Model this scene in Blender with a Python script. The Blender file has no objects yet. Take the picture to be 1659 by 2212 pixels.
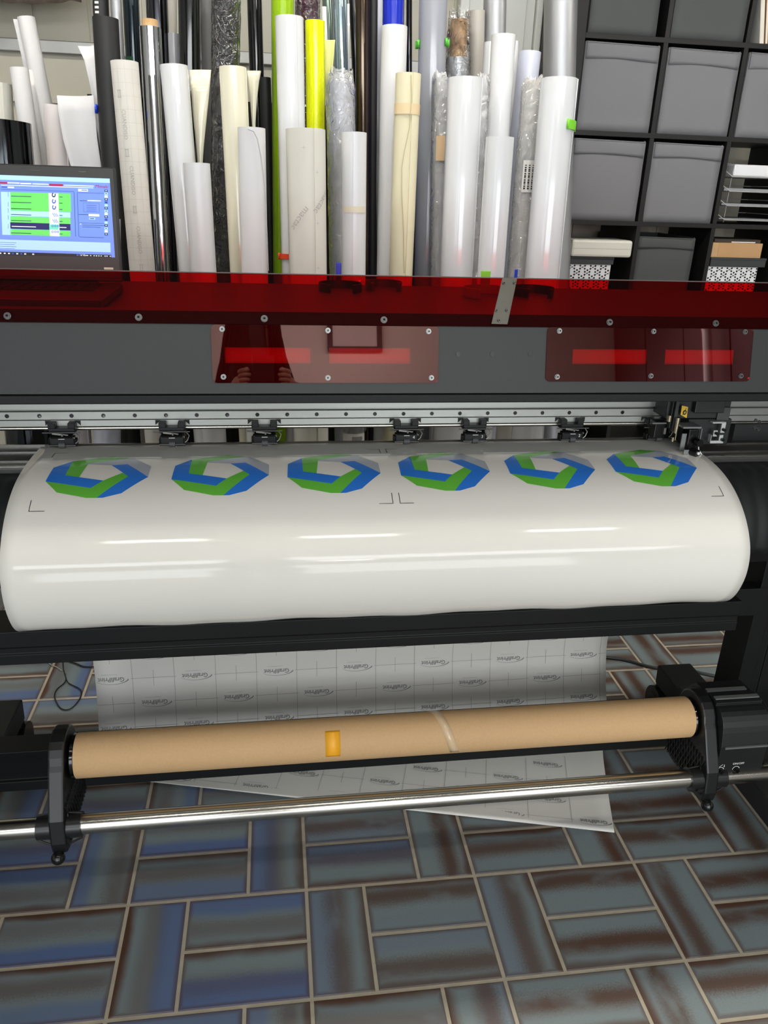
import bpy, bmesh, math, random
from mathutils import Vector, Matrix, noise as mnoise
random.seed(7)
S = bpy.context.scene
COL = S.collection
PI = math.pi

# ------------------------------------------------------------------ camera
F = 1700.436; CAM = Vector((0, 0, 1.425))
RX = Vector((0.989983, -0.137413, 0.032421)); RY = Vector((-0.023533, -0.387019, -0.921771)); RZ = Vector((0.139211, 0.911775, -0.386376))
RX.normalize(); RZ = (RZ - RZ.dot(RX) * RX).normalized(); RY = RZ.cross(RX)
cd = bpy.data.cameras.new('camera'); cam = bpy.data.objects.new('camera', cd); COL.objects.link(cam)
cd.sensor_fit = 'VERTICAL'; cd.sensor_height = 36.0; cd.lens = F / 2212 * 36.0
cd.clip_start = 0.02; cd.clip_end = 60
cam.matrix_world = Matrix(((RX.x, -RY.x, -RZ.x, CAM.x), (RX.y, -RY.y, -RZ.y, CAM.y), (RX.z, -RY.z, -RZ.z, CAM.z), (0, 0, 0, 1)))
S.camera = cam

# ------------------------------------------------------------------ world, exposure
w = bpy.data.worlds.new('world'); S.world = w; w.use_nodes = True
w.node_tree.nodes['Background'].inputs[0].default_value = (0.75, 0.85, 1.0, 1)
w.node_tree.nodes['Background'].inputs[1].default_value = 0.6
S.view_settings.view_transform = 'Standard'; S.view_settings.look = 'None'
S.view_settings.gamma = 1; S.view_settings.use_curve_mapping = False
S.view_settings.exposure = -0.15

def area_light(name, loc, rot, sx, sy, power, color, parent=None):
    l = bpy.data.lights.new(name, 'AREA'); l.shape = 'RECTANGLE'; l.size = sx; l.size_y = sy
    l.energy = power; l.color = color
    o = bpy.data.objects.new(name, l); COL.objects.link(o); o.location = loc; o.rotation_euler = rot
    return o
LAMP_POWER = 12
# cool daylight by the left window, plus added overhead and frontal fill
area_light('window_daylight', (-2.3, -2.6, 1.65), (0, math.radians(-90), 0), 1.9, 2.2, 30, (0.72, 0.84, 1.0))
area_light('overhead_fill', (0.6, -3.05, 3.05), (math.radians(24), 0, 0), 5.6, 1.3, 230, (0.95, 0.97, 1.0))  # overhead fill added to brighten the liner under the printer
area_light('doorway_fill', (0.4, -4.95, 1.08), (math.radians(92), 0, 0), 5.2, 2.1, 230, (0.93, 0.97, 1.0))  # frontal fill at an unseen doorway, widened to soften shadows under the printer

# ------------------------------------------------------------------ pixel -> place helpers
def ray(px, py):
    return RX * ((px - 829.5) / F) + RY * ((py - 1106) / F) + RZ
def aty(px, py, Y):
    d = ray(px, py); return CAM + d * (Y / d.y)
def atz(px, py, Z):
    d = ray(px, py); return CAM + d * ((Z - CAM.z) / d.z)
def onpl(px, py, P0, n):
    d = ray(px, py); return CAM + d * ((P0 - CAM).dot(n) / d.dot(n))

# ------------------------------------------------------------------ materials
def lin(c):
    r = []
    for v in c:
        v = v / 255.0
        r.append(v / 12.92 if v <= 0.04045 else ((v + 0.055) / 1.055) ** 2.4)
    return (r[0], r[1], r[2], 1)
MATS = {}
def mat(name, rgb, rough=0.5, metal=0.0, coat=0.0, var=0.06, scale=8.0, bump=0.0, bscale=60.0, spec=0.5, stretch=None, alpha=None, emit=None, aniso=0.0):
    if name in MATS: return MATS[name]
    m = bpy.data.materials.new(name); m.use_nodes = True; nt = m.node_tree; N = nt.nodes; L = nt.links
    b = N['Principled BSDF']
    c = lin(rgb) if max(rgb) > 1.001 else (*rgb, 1)
    tc = N.new('ShaderNodeTexCoord'); mp = N.new('ShaderNodeMapping')
    L.new(tc.outputs['Object'], mp.inputs[0])
    if stretch: mp.inputs['Scale'].default_value = stretch
    nz = N.new('ShaderNodeTexNoise'); nz.inputs['Scale'].default_value = scale; nz.inputs['Detail'].default_value = 5
    L.new(mp.outputs[0], nz.inputs['Vector'])
    mx = N.new('ShaderNodeMix'); mx.data_type = 'RGBA'
    mx.inputs[6].default_value = tuple(max(0, v * (1 - var)) for v in c[:3]) + (1,)
    mx.inputs[7].default_value = tuple(min(1, v * (1 + var)) for v in c[:3]) + (1,)
    L.new(nz.outputs[0], mx.inputs[0]); L.new(mx.outputs[2], b.inputs['Base Color'])
    b.inputs['Roughness'].default_value = rough; b.inputs['Metallic'].default_value = metal
    b.inputs['Coat Weight'].default_value = coat; b.inputs['Coat Roughness'].default_value = 0.06
    b.inputs['Specular IOR Level'].default_value = spec
    if aniso: b.inputs['Anisotropic'].default_value = aniso
    if bump:
        n2 = N.new('ShaderNodeTexNoise'); n2.inputs['Scale'].default_value = bscale; n2.inputs['Detail'].default_value = 4
        L.new(mp.outputs[0], n2.inputs['Vector'])
        bp = N.new('ShaderNodeBump'); bp.inputs['Strength'].default_value = bump; bp.inputs['Distance'].default_value = 0.01
        L.new(n2.outputs[0], bp.inputs['Height']); L.new(bp.outputs[0], b.inputs['Normal'])
    if emit:
        b.inputs['Emission Color'].default_value = (*c[:3], 1); b.inputs['Emission Strength'].default_value = emit
    MATS[name] = m; return m

def film_mat(name, tint, gloss=0.12, rough=0.05, bump=0.6, bscale=25.0, haze=0.0, hazecol=(0.8, 0.8, 0.8)):
    """thin clear sheet: tinted transmission + fresnel reflection + a little milky haze"""
    if name in MATS: return MATS[name]
    m = bpy.data.materials.new(name); m.use_nodes = True; nt = m.node_tree; N = nt.nodes; L = nt.links
    N.remove(N['Principled BSDF']); out = N['Material Output']
    tr = N.new('ShaderNodeBsdfTransparent'); tr.inputs[0].default_value = (*tint, 1)
    gl = N.new('ShaderNodeBsdfGlossy'); gl.inputs['Roughness'].default_value = rough; gl.inputs[0].default_value = (1, 1, 1, 1)
    df = N.new('ShaderNodeBsdfDiffuse'); df.inputs[0].default_value = (*hazecol, 1)
    fr = N.new('ShaderNodeFresnel'); fr.inputs[0].default_value = 1.5
    mr = N.new('ShaderNodeMath'); mr.operation = 'MULTIPLY_ADD'; mr.inputs[1].default_value = 1.0; mr.inputs[2].default_value = gloss; mr.use_clamp = True
    L.new(fr.outputs[0], mr.inputs[0])
    m1 = N.new('ShaderNodeMixShader'); m1.inputs[0].default_value = haze
    L.new(tr.outputs[0], m1.inputs[1]); L.new(df.outputs[0], m1.inputs[2])
    m2 = N.new('ShaderNodeMixShader'); L.new(mr.outputs[0], m2.inputs[0]); L.new(m1.outputs[0], m2.inputs[1]); L.new(gl.outputs[0], m2.inputs[2])
    L.new(m2.outputs[0], out.inputs[0])
    if bump:
        tc = N.new('ShaderNodeTexCoord'); nz = N.new('ShaderNodeTexNoise'); nz.inputs['Scale'].default_value = bscale; nz.inputs['Detail'].default_value = 3; nz.inputs['Distortion'].default_value = 1.2
        L.new(tc.outputs['Object'], nz.inputs['Vector'])
        bp = N.new('ShaderNodeBump'); bp.inputs['Strength'].default_value = bump; bp.inputs['Distance'].default_value = 0.03
        L.new(nz.outputs[0], bp.inputs['Height']); L.new(bp.outputs[0], gl.inputs['Normal']); L.new(bp.outputs[0], fr.inputs['Normal'])
    MATS[name] = m; return m

BLK = lambda: mat('black_paint', (13, 14, 14), 0.5, spec=.3, bump=0.05, bscale=300)
BLKG = lambda: mat('black_gloss_plastic', (14, 14, 15), 0.22)
BLKM = lambda: mat('black_matt', (11, 11, 11), 0.7)
DGR = lambda: mat('dark_grey_plastic', (38, 40, 39), 0.55, bump=0.04, bscale=400)
STEEL = lambda: mat('brushed_steel', (190, 187, 178), 0.22, 1.0, stretch=(1, 40, 40), var=0.12)
ALU = lambda: mat('anodised_aluminium', (158, 160, 155), 0.38, 0.85, stretch=(1, 60, 60), var=0.1)
CHROME = lambda: mat('chrome_screw', (118, 118, 116), 0.3, 1.0)
BROWN = lambda: mat('cardboard', (194, 158, 113), 0.75, var=0.09, scale=260, bump=0.06, bscale=200)

# ------------------------------------------------------------------ mesh builder
class MB:
    def __init__(s): s.v = []; s.f = []; s.m = []; s.sm = []
    def add(s, vs, fs, mi=0, smooth=False):
        b = len(s.v); s.v += [Vector(v) for v in vs]
        for f in fs: s.f.append(tuple(b + i for i in f)); s.m.append(mi); s.sm.append(smooth)
        return s
    def box(s, a, b, mi=0):
        x0, y0, z0 = a; x1, y1, z1 = b
        if x0 > x1: x0, x1 = x1, x0
        if y0 > y1: y0, y1 = y1, y0
        if z0 > z1: z0, z1 = z1, z0
        return s.add([(x0, y0, z0), (x1, y0, z0), (x1, y1, z0), (x0, y1, z0), (x0, y0, z1), (x1, y0, z1), (x1, y1, z1), (x0, y1, z1)],
                     [(0, 3, 2, 1), (4, 5, 6, 7), (0, 1, 5, 4), (1, 2, 6, 5), (2, 3, 7, 6), (3, 0, 4, 7)], mi)
    def obox(s, c, ax, ay, az, mi=0):
        """oriented box: centre + three half vectors"""
        c = Vector(c); ax = Vector(ax); ay = Vector(ay); az = Vector(az)
        vs = [c + ax * i + ay * j + az * k for k in (-1, 1) for (i, j) in ((-1, -1), (1, -1), (1, 1), (-1, 1))]
        return s.add(vs, [(0, 3, 2, 1), (4, 5, 6, 7), (0, 1, 5, 4), (1, 2, 6, 5), (2, 3, 7, 6), (3, 0, 4, 7)], mi)
    def prism_x(s, poly, x0, x1, mi=0, smooth=False):
        """polygon of (y,z) extruded along X"""
        n = len(poly); vs = [(x0, y, z) for y, z in poly] + [(x1, y, z) for y, z in poly]
        fs = [(i, (i + 1) % n, n + (i + 1) % n, n + i) for i in range(n)]
        s.add(vs, fs, mi, smooth)
        return s.add(vs, [tuple(range(n))[::-1], tuple(range(n, 2 * n))], mi)
    def prism(s, poly, h, mi=0):
        """planar polygon of 3D points extruded by the vector h"""
        n = len(poly); h = Vector(h); vs = [Vector(p) for p in poly] + [Vector(p) + h for p in poly]
        return s.add(vs, [tuple(range(n))[::-1], tuple(range(n, 2 * n))] + [(i, (i + 1) % n, n + (i + 1) % n, n + i) for i in range(n)], mi)
    def cyl(s, p0, p1, r0, r1=None, n=20, mi=0, cap=True):
        p0 = Vector(p0); p1 = Vector(p1); r1 = r0 if r1 is None else r1
        d = (p1 - p0).normalized(); u = d.orthogonal().normalized(); v = d.cross(u)
        ring = [(math.cos(2 * PI * i / n) * u + math.sin(2 * PI * i / n) * v) for i in range(n)]
        s.add([p0 + q * r0 for q in ring] + [p1 + q * r1 for q in ring], [(i, (i + 1) % n, n + (i + 1) % n, n + i) for i in range(n)], mi, True)
        if cap:
            s.add([p0 + q * r0 for q in ring], [tuple(range(n))[::-1]], mi); s.add([p1 + q * r1 for q in ring], [tuple(range(n))], mi)
        return s
    def tube(s, p0, p1, ro, ri, n=28, mi=0):
        p0 = Vector(p0); p1 = Vector(p1); d = (p1 - p0).normalized(); u = d.orthogonal().normalized(); v = d.cross(u)
        ring = [(math.cos(2 * PI * i / n) * u + math.sin(2 * PI * i / n) * v) for i in range(n)]
        s.add([p0 + q * ro for q in ring] + [p1 + q * ro for q in ring], [(i, (i + 1) % n, n + (i + 1) % n, n + i) for i in range(n)], mi, True)
        s.add([p0 + q * ri for q in ring] + [p1 + q * ri for q in ring], [(i, n + i, n + (i + 1) % n, (i + 1) % n) for i in range(n)], mi, True)
        for p, fl in ((p0, 1), (p1, 0)):
            f = [(i, (i + 1) % n, n + (i + 1) % n, n + i) for i in range(n)]
            if not fl: f = [q[::-1] for q in f]
            s.add([p + q * ri for q in ring] + [p + q * ro for q in ring], f, mi)
        return s
    def path(s, pts, r, n=8, mi=0, closed=False):
        pts = [Vector(p) for p in pts]; k = len(pts); rings = []; up = None
        for i, p in enumerate(pts):
            a = pts[(i - 1) % k] if (closed or i > 0) else p; b = pts[(i + 1) % k] if (closed or i < k - 1) else p
            d = (b - a).normalized()
            if up is None: up = d.orthogonal().normalized()
            else: up = (up - up.dot(d) * d).normalized()
            v = d.cross(up); rings.append([p + (up * math.cos(2 * PI * j / n) + v * math.sin(2 * PI * j / n)) * r for j in range(n)])
        vs = [q for rg in rings for q in rg]; fs = []
        for i in range(k if closed else k - 1):
            for j in range(n):
                i2 = (i + 1) % k; fs.append((i * n + j, i * n + (j + 1) % n, i2 * n + (j + 1) % n, i2 * n + j))
        if not closed: fs += [tuple(range(n))[::-1], tuple((k - 1) * n + j for j in range(n))]
        return s.add(vs, fs, mi, True)
    def sphere(s, c, r, n=16, mi=0, sc=(1, 1, 1)):
        c = Vector(c); vs = []; fs = []; m = n // 2
        for i in range(m + 1):
            t = PI * i / m
            for j in range(n):
                p = 2 * PI * j / n; vs.append(c + Vector((math.sin(t) * math.cos(p) * r * sc[0], math.sin(t) * math.sin(p) * r * sc[1], math.cos(t) * r * sc[2])))
        for i in range(m):
            for j in range(n): fs.append((i * n + j, (i + 1) * n + j, (i + 1) * n + (j + 1) % n, i * n + (j + 1) % n))
        return s.add(vs, fs, mi, True)
    def grid(s, P, mi=0, smooth=True):
        """P: list of rows of points"""
        r = len(P); c = len(P[0]); vs = [q for row in P for q in row]
        return s.add(vs, [(i * c + j, i * c + j + 1, (i + 1) * c + j + 1, (i + 1) * c + j) for i in range(r - 1) for j in range(c - 1)], mi, smooth)

def tag(o, label=None, cat=None, group=None, kind=None):
    if label: o['label'] = label
    if cat: o['category'] = cat
    if group: o['group'] = group
    if kind: o['kind'] = kind
    return o
def empty(name, loc, label=None, cat=None, group=None):
    o = bpy.data.objects.new(name, None); COL.objects.link(o); o.location = loc; o.empty_display_size = 0.05
    return tag(o, label, cat, group)
def root_loc(o):
    l = Vector((0, 0, 0))
    while o: l += o.location; o = o.parent
    return l
def obj(name, mb, mats, parent=None, bevel=0.0, merge=True, solid=0.0, sub=0):
    """mesh given in world coordinates; origin at its own base centre when top level, at the parent's otherwise"""
    if not isinstance(mats, (list, tuple)): mats = [mats]
    if parent: off = root_loc(parent)
    else:
        xs = [v.x for v in mb.v]; ys = [v.y for v in mb.v]; off = Vector(((min(xs) + max(xs)) / 2, (min(ys) + max(ys)) / 2, min(v.z for v in mb.v)))
    me = bpy.data.meshes.new(name); me.from_pydata([v - off for v in mb.v], [], mb.f)
    for m in mats: me.materials.append(m)
    me.polygons.foreach_set('material_index', mb.m); me.polygons.foreach_set('use_smooth', mb.sm)
    if merge:
        bm = bmesh.new(); bm.from_mesh(me); bmesh.ops.remove_doubles(bm, verts=bm.verts, dist=1e-5)
        bm.to_mesh(me); bm.free()
    me.update()
    o = bpy.data.objects.new(name, me); COL.objects.link(o)
    if parent: o.parent = parent
    else: o.location = off
    if solid:
        q = o.modifiers.new('thickness', 'SOLIDIFY'); q.thickness = solid; q.offset = 0
    if bevel:
        q = o.modifiers.new('bevel', 'BEVEL'); q.width = bevel; q.segments = 2; q.limit_method = 'ANGLE'; q.angle_limit = math.radians(40)
        q.harden_normals = False
    if sub:
        q = o.modifiers.new('sub', 'SUBSURF'); q.levels = sub; q.render_levels = sub
    if any(mb.sm):
        try: me.set_sharp_from_angle(angle=math.radians(42))
        except Exception: pass
    return o

# flat lettering as triangles in the (x, y) plane, cap height about 0.7
_TX = {}
def text_tris(txt, size, italic=0.0, align='CENTER'):
    k = (txt, size, italic, align)
    if k in _TX: return _TX[k]
    cu = bpy.data.curves.new('t', 'FONT'); cu.body = txt; cu.size = size; cu.shear = italic; cu.align_x = align; cu.resolution_u = 2; cu.offset = size * .018 if txt == 'GrafiPrint' else 0
    o = bpy.data.objects.new('t', cu); COL.objects.link(o)
    dg = bpy.context.evaluated_depsgraph_get(); ev = o.evaluated_get(dg); me = ev.to_mesh(); me.calc_loop_triangles()
    vs = [(v.co.x, v.co.y) for v in me.vertices]; fs = [tuple(t.vertices) for t in me.loop_triangles]
    ev.to_mesh_clear(); bpy.data.objects.remove(o); bpy.data.curves.remove(cu)
    _TX[k] = (vs, fs); return _TX[k]
def put_tris(mb, tf, fn, mi):
    vs, fs = tf; mb.add([fn(x, y) for x, y in vs], fs, mi)
def poly_tris(poly, cuts=5):
    bm = bmesh.new(); vs = [bm.verts.new((x, y, 0)) for x, y in poly]; bm.faces.new(vs)
    bmesh.ops.triangulate(bm, faces=bm.faces[:])
    if cuts: bmesh.ops.subdivide_edges(bm, edges=bm.edges[:], cuts=cuts, use_grid_fill=True); bmesh.ops.triangulate(bm, faces=bm.faces[:])
    bm.verts.ensure_lookup_table(); bm.verts.index_update()
    r = ([(v.co.x, v.co.y) for v in bm.verts], [tuple(v.index for v in f.verts) for f in bm.faces]); bm.free(); return r
def cr(P, n=8):
    P = [Vector(p) for p in P]; P = [2 * P[0] - P[1]] + P + [2 * P[-1] - P[-2]]; o = []
    for i in range(1, len(P) - 2):
        a, b, c, d = P[i - 1:i + 3]
        for k in range(n):
            t = k / n; o.append(.5 * ((2 * b) + (c - a) * t + (2 * a - 5 * b + 4 * c - d) * t * t + (3 * b - a - 3 * c + d) * t ** 3))
    o.append(P[-2]); return o
def cum(Q):
    s = [0.0]
    for i in range(1, len(Q)): s.append(s[-1] + (Q[i] - Q[i - 1]).length)
    return s
def interp(Q, SS, s):
    if s <= 0: return Q[0].copy(), (Q[1] - Q[0]).normalized()
    for i in range(1, len(Q)):
        if s <= SS[i]:
            t = (s - SS[i - 1]) / max(1e-9, SS[i] - SS[i - 1]); return Q[i - 1].lerp(Q[i], t), (Q[i] - Q[i - 1]).normalized()
    return Q[-1].copy(), (Q[-1] - Q[-2]).normalized()

# ================================================================== ROOM
TW = 0.125; OX, OY = 0.3233, -1.2691; PSI = -0.005784
def floor_pt(u, v, z=0.0):
    c, s_ = math.cos(PSI), math.sin(PSI)
    return Vector(((c * u - s_ * v) * TW - OX, (s_ * u + c * v) * TW - OY, z))
def build_floor():
    verts = []; faces = []; uv = []; colr = []; mi = []
    g = 0.026
    def tile(u0, v0, u1, v1, horiz):
        cc = floor_pt((u0 + u1) / 2, (v0 + v1) / 2); light_bias = min(1, max(0, (cc.x + .1) / .7)); r = (random.random(), random.random(), min(1, .25 + .3 * random.random() + .6 * light_bias), 1)  # tiles turn bluer to the left, cool window light put into the colour
        b = len(verts); e = 0.022
        for (a, c) in ((u0 + g, v0 + g), (u1 - g, v0 + g), (u1 - g, v1 - g), (u0 + g, v1 - g)):
            verts.append(floor_pt(a, c, -0.0016))
        for (a, c) in ((u0 + g + e, v0 + g + e), (u1 - g - e, v0 + g + e), (u1 - g - e, v1 - g - e), (u0 + g + e, v1 - g - e)):
            verts.append(floor_pt(a, c, 0.0))
        fl = [(4, 5, 6, 7), (0, 1, 5, 4), (1, 2, 6, 5), (2, 3, 7, 6), (3, 0, 4, 7)]
        q = [(0, 0), (1, 0), (1, 1), (0, 1)] if horiz else [(0, 1), (0, 0), (1, 0), (1, 1)]
        for f in fl:
            faces.append(tuple(b + i for i in f)); mi.append(0)
            for i in f: uv.append(q[i % 4]); colr.append(r)
    for k in range(-18, 22):
        v0 = 2 * k; off = 2 if k % 2 == 0 else 0
        for m in range(-9, 12):
            u = 3 * m + off
            tile(u, v0, u + 1, v0 + 2, False)
            tile(u + 1, v0, u + 3, v0 + 1, True); tile(u + 1, v0 + 1, u + 3, v0 + 2, True)
    b = len(verts)
    for (x, y) in ((-3.4, -5.2), (4.4, -5.2), (4.4, 4.0), (-3.4, 4.0)): verts.append(Vector((x, y, -0.0014)))
    faces.append((b, b + 1, b + 2, b + 3)); mi.append(1); uv += [(0, 0)] * 4; colr += [(0, 0, 0, 1)] * 4
    me = bpy.data.meshes.new('floor'); me.from_pydata(verts, [], faces)
    ul = me.uv_layers.new(name='tile'); 
    for i, q in enumerate(uv): ul.data[i].uv = q
    ca = me.color_attributes.new('rnd', 'FLOAT_COLOR', 'CORNER')
    for i, c in enumerate(colr): ca.data[i].color = c
    me.polygons.foreach_set('material_index', mi)
    m = bpy.data.materials.new('glazed_clinker_tile'); m.use_nodes = True; nt = m.node_tree; N = nt.nodes; L = nt.links; bs = N['Principled BSDF']
    def math_(op, a, b=None, c=None, clamp=False):
        n = N.new('ShaderNodeMath'); n.operation = op; n.use_clamp = clamp
        for i, x in enumerate((a, b, c)):
            if x is None: continue
            if isinstance(x, (int, float)): n.inputs[i].default_value = x
            else: L.new(x, n.inputs[i])
        return n.outputs[0]
    uvn = N.new('ShaderNodeUVMap'); uvn.uv_map = 'tile'; sp = N.new('ShaderNodeSeparateXYZ'); L.new(uvn.outputs[0], sp.inputs[0])
    at = N.new('ShaderNodeAttribute'); at.attribute_name = 'rnd'; sc = N.new('ShaderNodeSeparateColor'); L.new(at.outputs['Color'], sc.inputs[0])
    r, g_, b_ = sc.outputs[0], sc.outputs[1], sc.outputs[2]; V = sp.outputs[1]; U = sp.outputs[0]
    tc = N.new('ShaderNodeTexCoord')
    def noise(scale, detail, vec, rough=.5):
        n = N.new('ShaderNodeTexNoise'); n.inputs['Scale'].default_value = scale; n.inputs['Detail'].default_value = detail; n.inputs['Roughness'].default_value = rough; L.new(vec, n.inputs['Vector']); return n.outputs[0]
    cx3 = N.new('ShaderNodeCombineXYZ'); L.new(math_('MULTIPLY_ADD', r, 37.0, math_('MULTIPLY', U, 0.9)), cx3.inputs[0]); L.new(math_('MULTIPLY_ADD', g_, 17.0, math_('MULTIPLY', V, 0.7)), cx3.inputs[1]); L.new(math_('MULTIPLY', b_, 9.0), cx3.inputs[2])
    n1 = noise(1.6, 2, cx3.outputs[0]); n3 = noise(2.4, 3, cx3.outputs[0]); n2 = noise(260, 3, tc.outputs['Object'], .7)
    flip = math_('GREATER_THAN', g_, 0.5); Vf = math_('ABSOLUTE', math_('SUBTRACT', V, flip))
    Vn = math_('ADD', Vf, math_('MULTIPLY', math_('SUBTRACT', n1, 0.5), 0.20))
    Vn = math_('ADD', Vn, math_('MULTIPLY', math_('SUBTRACT', n2, 0.5), 0.26))
    def band(c, wdt):
        d = math_('ABSOLUTE', math_('SUBTRACT', Vn, c)); q = N.new('ShaderNodeMapRange'); q.interpolation_type = 'SMOOTHSTEP'
        q.inputs[1].default_value = wdt; q.inputs[2].default_value = wdt * 0.1; L.new(d, q.inputs[0]); return q.outputs[0]
    cpos = math_('MULTIPLY_ADD', r, 0.42, 0.22)
    def ramp(v, hi, lo):
        q = N.new('ShaderNodeMapRange'); q.interpolation_type = 'SMOOTHSTEP'; q.inputs[1].default_value = hi; q.inputs[2].default_value = lo; L.new(v, q.inputs[0]); return q.outputs[0]
    bb = math_('MULTIPLY', band(cpos, 0.33), math_('MULTIPLY', math_('MULTIPLY_ADD', b_, 0.8, 0.12, True), ramp(n3, 0.15, 0.50)))
    rim = ramp(math_('ADD', Vf, math_('MULTIPLY', math_('SUBTRACT', n3, 0.5), 0.25)), 0.20, 0.0)
    ends = ramp(math_('MINIMUM', math_('MULTIPLY', math_('MINIMUM', U, math_('SUBTRACT', 1.0, U)), 2.0), math_('SUBTRACT', 1.0, Vf)), 0.08, 0.0)
    brown = math_('MAXIMUM', bb, math_('MAXIMUM', math_('MULTIPLY', rim, math_('MULTIPLY_ADD', g_, 0.3, 0.7, True)), math_('MULTIPLY', ends, 0.55)))
    blue = math_('MULTIPLY', ramp(math_('ADD', Vn, math_('MULTIPLY', r, 0.25)), 0.62, 0.85), math_('MULTIPLY_ADD', b_, -1.5, 1.35, True))  # blue glaze band, strengthened at the left for reflected window light
    def mixc(fac, a, bcol):
        n = N.new('ShaderNodeMix'); n.data_type = 'RGBA'; L.new(fac, n.inputs[0])
        for i, x in ((6, a), (7, bcol)):
            if isinstance(x, tuple): n.inputs[i].default_value = x
            else: L.new(x, n.inputs[i])
        return n.outputs[2]
    base = mixc(n2, lin((112, 122, 122)), lin((128, 140, 144)))
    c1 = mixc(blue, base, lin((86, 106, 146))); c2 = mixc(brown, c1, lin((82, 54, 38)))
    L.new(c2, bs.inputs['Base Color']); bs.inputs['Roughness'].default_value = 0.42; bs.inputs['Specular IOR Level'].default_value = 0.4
    bp = N.new('ShaderNodeBump'); bp.inputs['Strength'].default_value = 0.12; bp.inputs['Distance'].default_value = 0.004; L.new(n1, bp.inputs['Height']); L.new(bp.outputs[0], bs.inputs['Normal'])
    me.materials.append(m); me.materials.append(mat('grout', (176, 166, 146), 0.9, var=0.18, scale=30, bump=0.2))
    o = bpy.data.objects.new('floor', me); COL.objects.link(o); tag(o, kind='structure')
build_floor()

YB = 3.78
def struct(name, mb, m, **k): return tag(obj(name, mb, m, **k), kind='structure')
beige = mat('beige_painted_metal', (186, 181, 163), 0.4, var=0.06, scale=3, bump=0.05, bscale=6)
mb = MB()          # back wall: upright sheet-metal panels with narrow seams
x = -3.4
while x < 4.3:
    mb.box((x, YB, 0), (x + 0.196, YB + 0.05, 3.1)); mb.box((x + 0.196, YB + 0.008, 0), (x + 0.21, YB + 0.05, 3.1)); x += 0.21
struct('wall_back', mb, beige)
mb = MB().box((-3.3, YB - 0.035, aty(60, 112, YB - .03).z), (0.75, YB - 0.001, aty(60, 84, YB - .03).z)); struct('trim_1', mb, mat('galvanised_strip', (150, 150, 146), 0.35, 0.6, var=0.2, scale=5), bevel=0.003)
mb = MB().box((-3.3, YB - 0.03, aty(150, 226, YB).z), (0.75, YB - 0.001, aty(150, 212, YB).z)); struct('trim_2', mb, mat('pale_trim', (190, 186, 172), 0.5), bevel=0.003)
# white flat door leaves and frame behind the tall rolls
white = mat('white_door_paint', (226, 227, 220), 0.4, var=0.02)
xa, xb, xc = aty(1006, 40, YB).x, aty(1147, 40, YB).x, aty(1180, 40, YB).x
d = struct('door_1', MB().box((xa, YB - 0.05, 0.0), (xb, YB - 0.002, 3.0)).box((xa + .06, YB - 0.062, 0.1), (xb - .04, YB - 0.051, 2.9)), white, bevel=0.004)
struct('trim_3', MB().box((xb + .002, YB - 0.07, 0), (xb + .03, YB - 0.002, 3.0)).box((xa - .04, YB - 0.07, 0), (xa - .002, YB - 0.002, 3.0)), white, bevel=0.004)
wallw = mat('white_plaster', (214, 212, 204), 0.9, var=0.03, bump=0.05, bscale=40)
struct('wall_right', MB().box((4.3, -5.2, 0), (4.4, YB, 3.1)), wallw)
wl = MB(); y0, y1, z0, z1 = -3.7, -1.5, 0.7, 2.6
wl.box((-3.4, -5.2, 0), (-3.3, y0, 3.1)).box((-3.4, y1, 0), (-3.3, YB, 3.1)).box((-3.4, y0, 0), (-3.3, y1, z0)).box((-3.4, y0, z1), (-3.3, y1, 3.1))
struct('wall_left', wl, wallw)
wf = MB()
for a, b in (((-3.38, y0, z0), (-3.28, y0 + .07, z1)), ((-3.38, y1 - .07, z0), (-3.28, y1, z1)), ((-3.38, y0, z0), (-3.28, y1, z0 + .07)), ((-3.38, y0, z1 - .07), (-3.28, y1, z1)), ((-3.37, -2.63, z0), (-3.29, -2.57, z1))): wf.box(a, b)
struct('window_1', wf, white)
wb = MB().box((-3.4, -5.2, 0), (-2.3, -5.1, 3.1)).box((3.1, -5.2, 0), (4.4, -5.1, 3.1)).box((-2.3, -5.2, 2.25), (3.1, -5.1, 3.1))
struct('wall_front', wb, wallw)
df = MB().box((-2.3, -5.18, 0), (-2.22, -5.06, 2.25)).box((3.02, -5.18, 0), (3.1, -5.06, 2.25)).box((-2.22, -5.18, 2.17), (3.02, -5.06, 2.25)).box((0.36, -5.16, 0), (0.44, -5.08, 2.17))
struct('door_2', df, mat('dark_door_frame', (60, 50, 46), 0.5))
sk = MB()
for a in (((-2.3, -3.75, 3.07), (3.5, -3.69, 3.12)), ((-2.3, -2.41, 3.07), (3.5, -2.35, 3.12)), ((-2.3, -3.69, 3.07), (-2.24, -2.41, 3.12)), ((3.44, -3.69, 3.07), (3.5, -2.41, 3.12)), ((.57, -3.69, 3.09), (.63, -2.41, 3.12))): sk.box(*a)
struct('added_skylight_frame', sk, white)  # invented skylight frame round the added overhead light
struct('ceiling', MB().box((-3.4, -5.2, 3.1), (4.4, YB + .05, 3.2)), mat('dark_ceiling', (62, 61, 58), 0.9, var=0.02))

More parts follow.
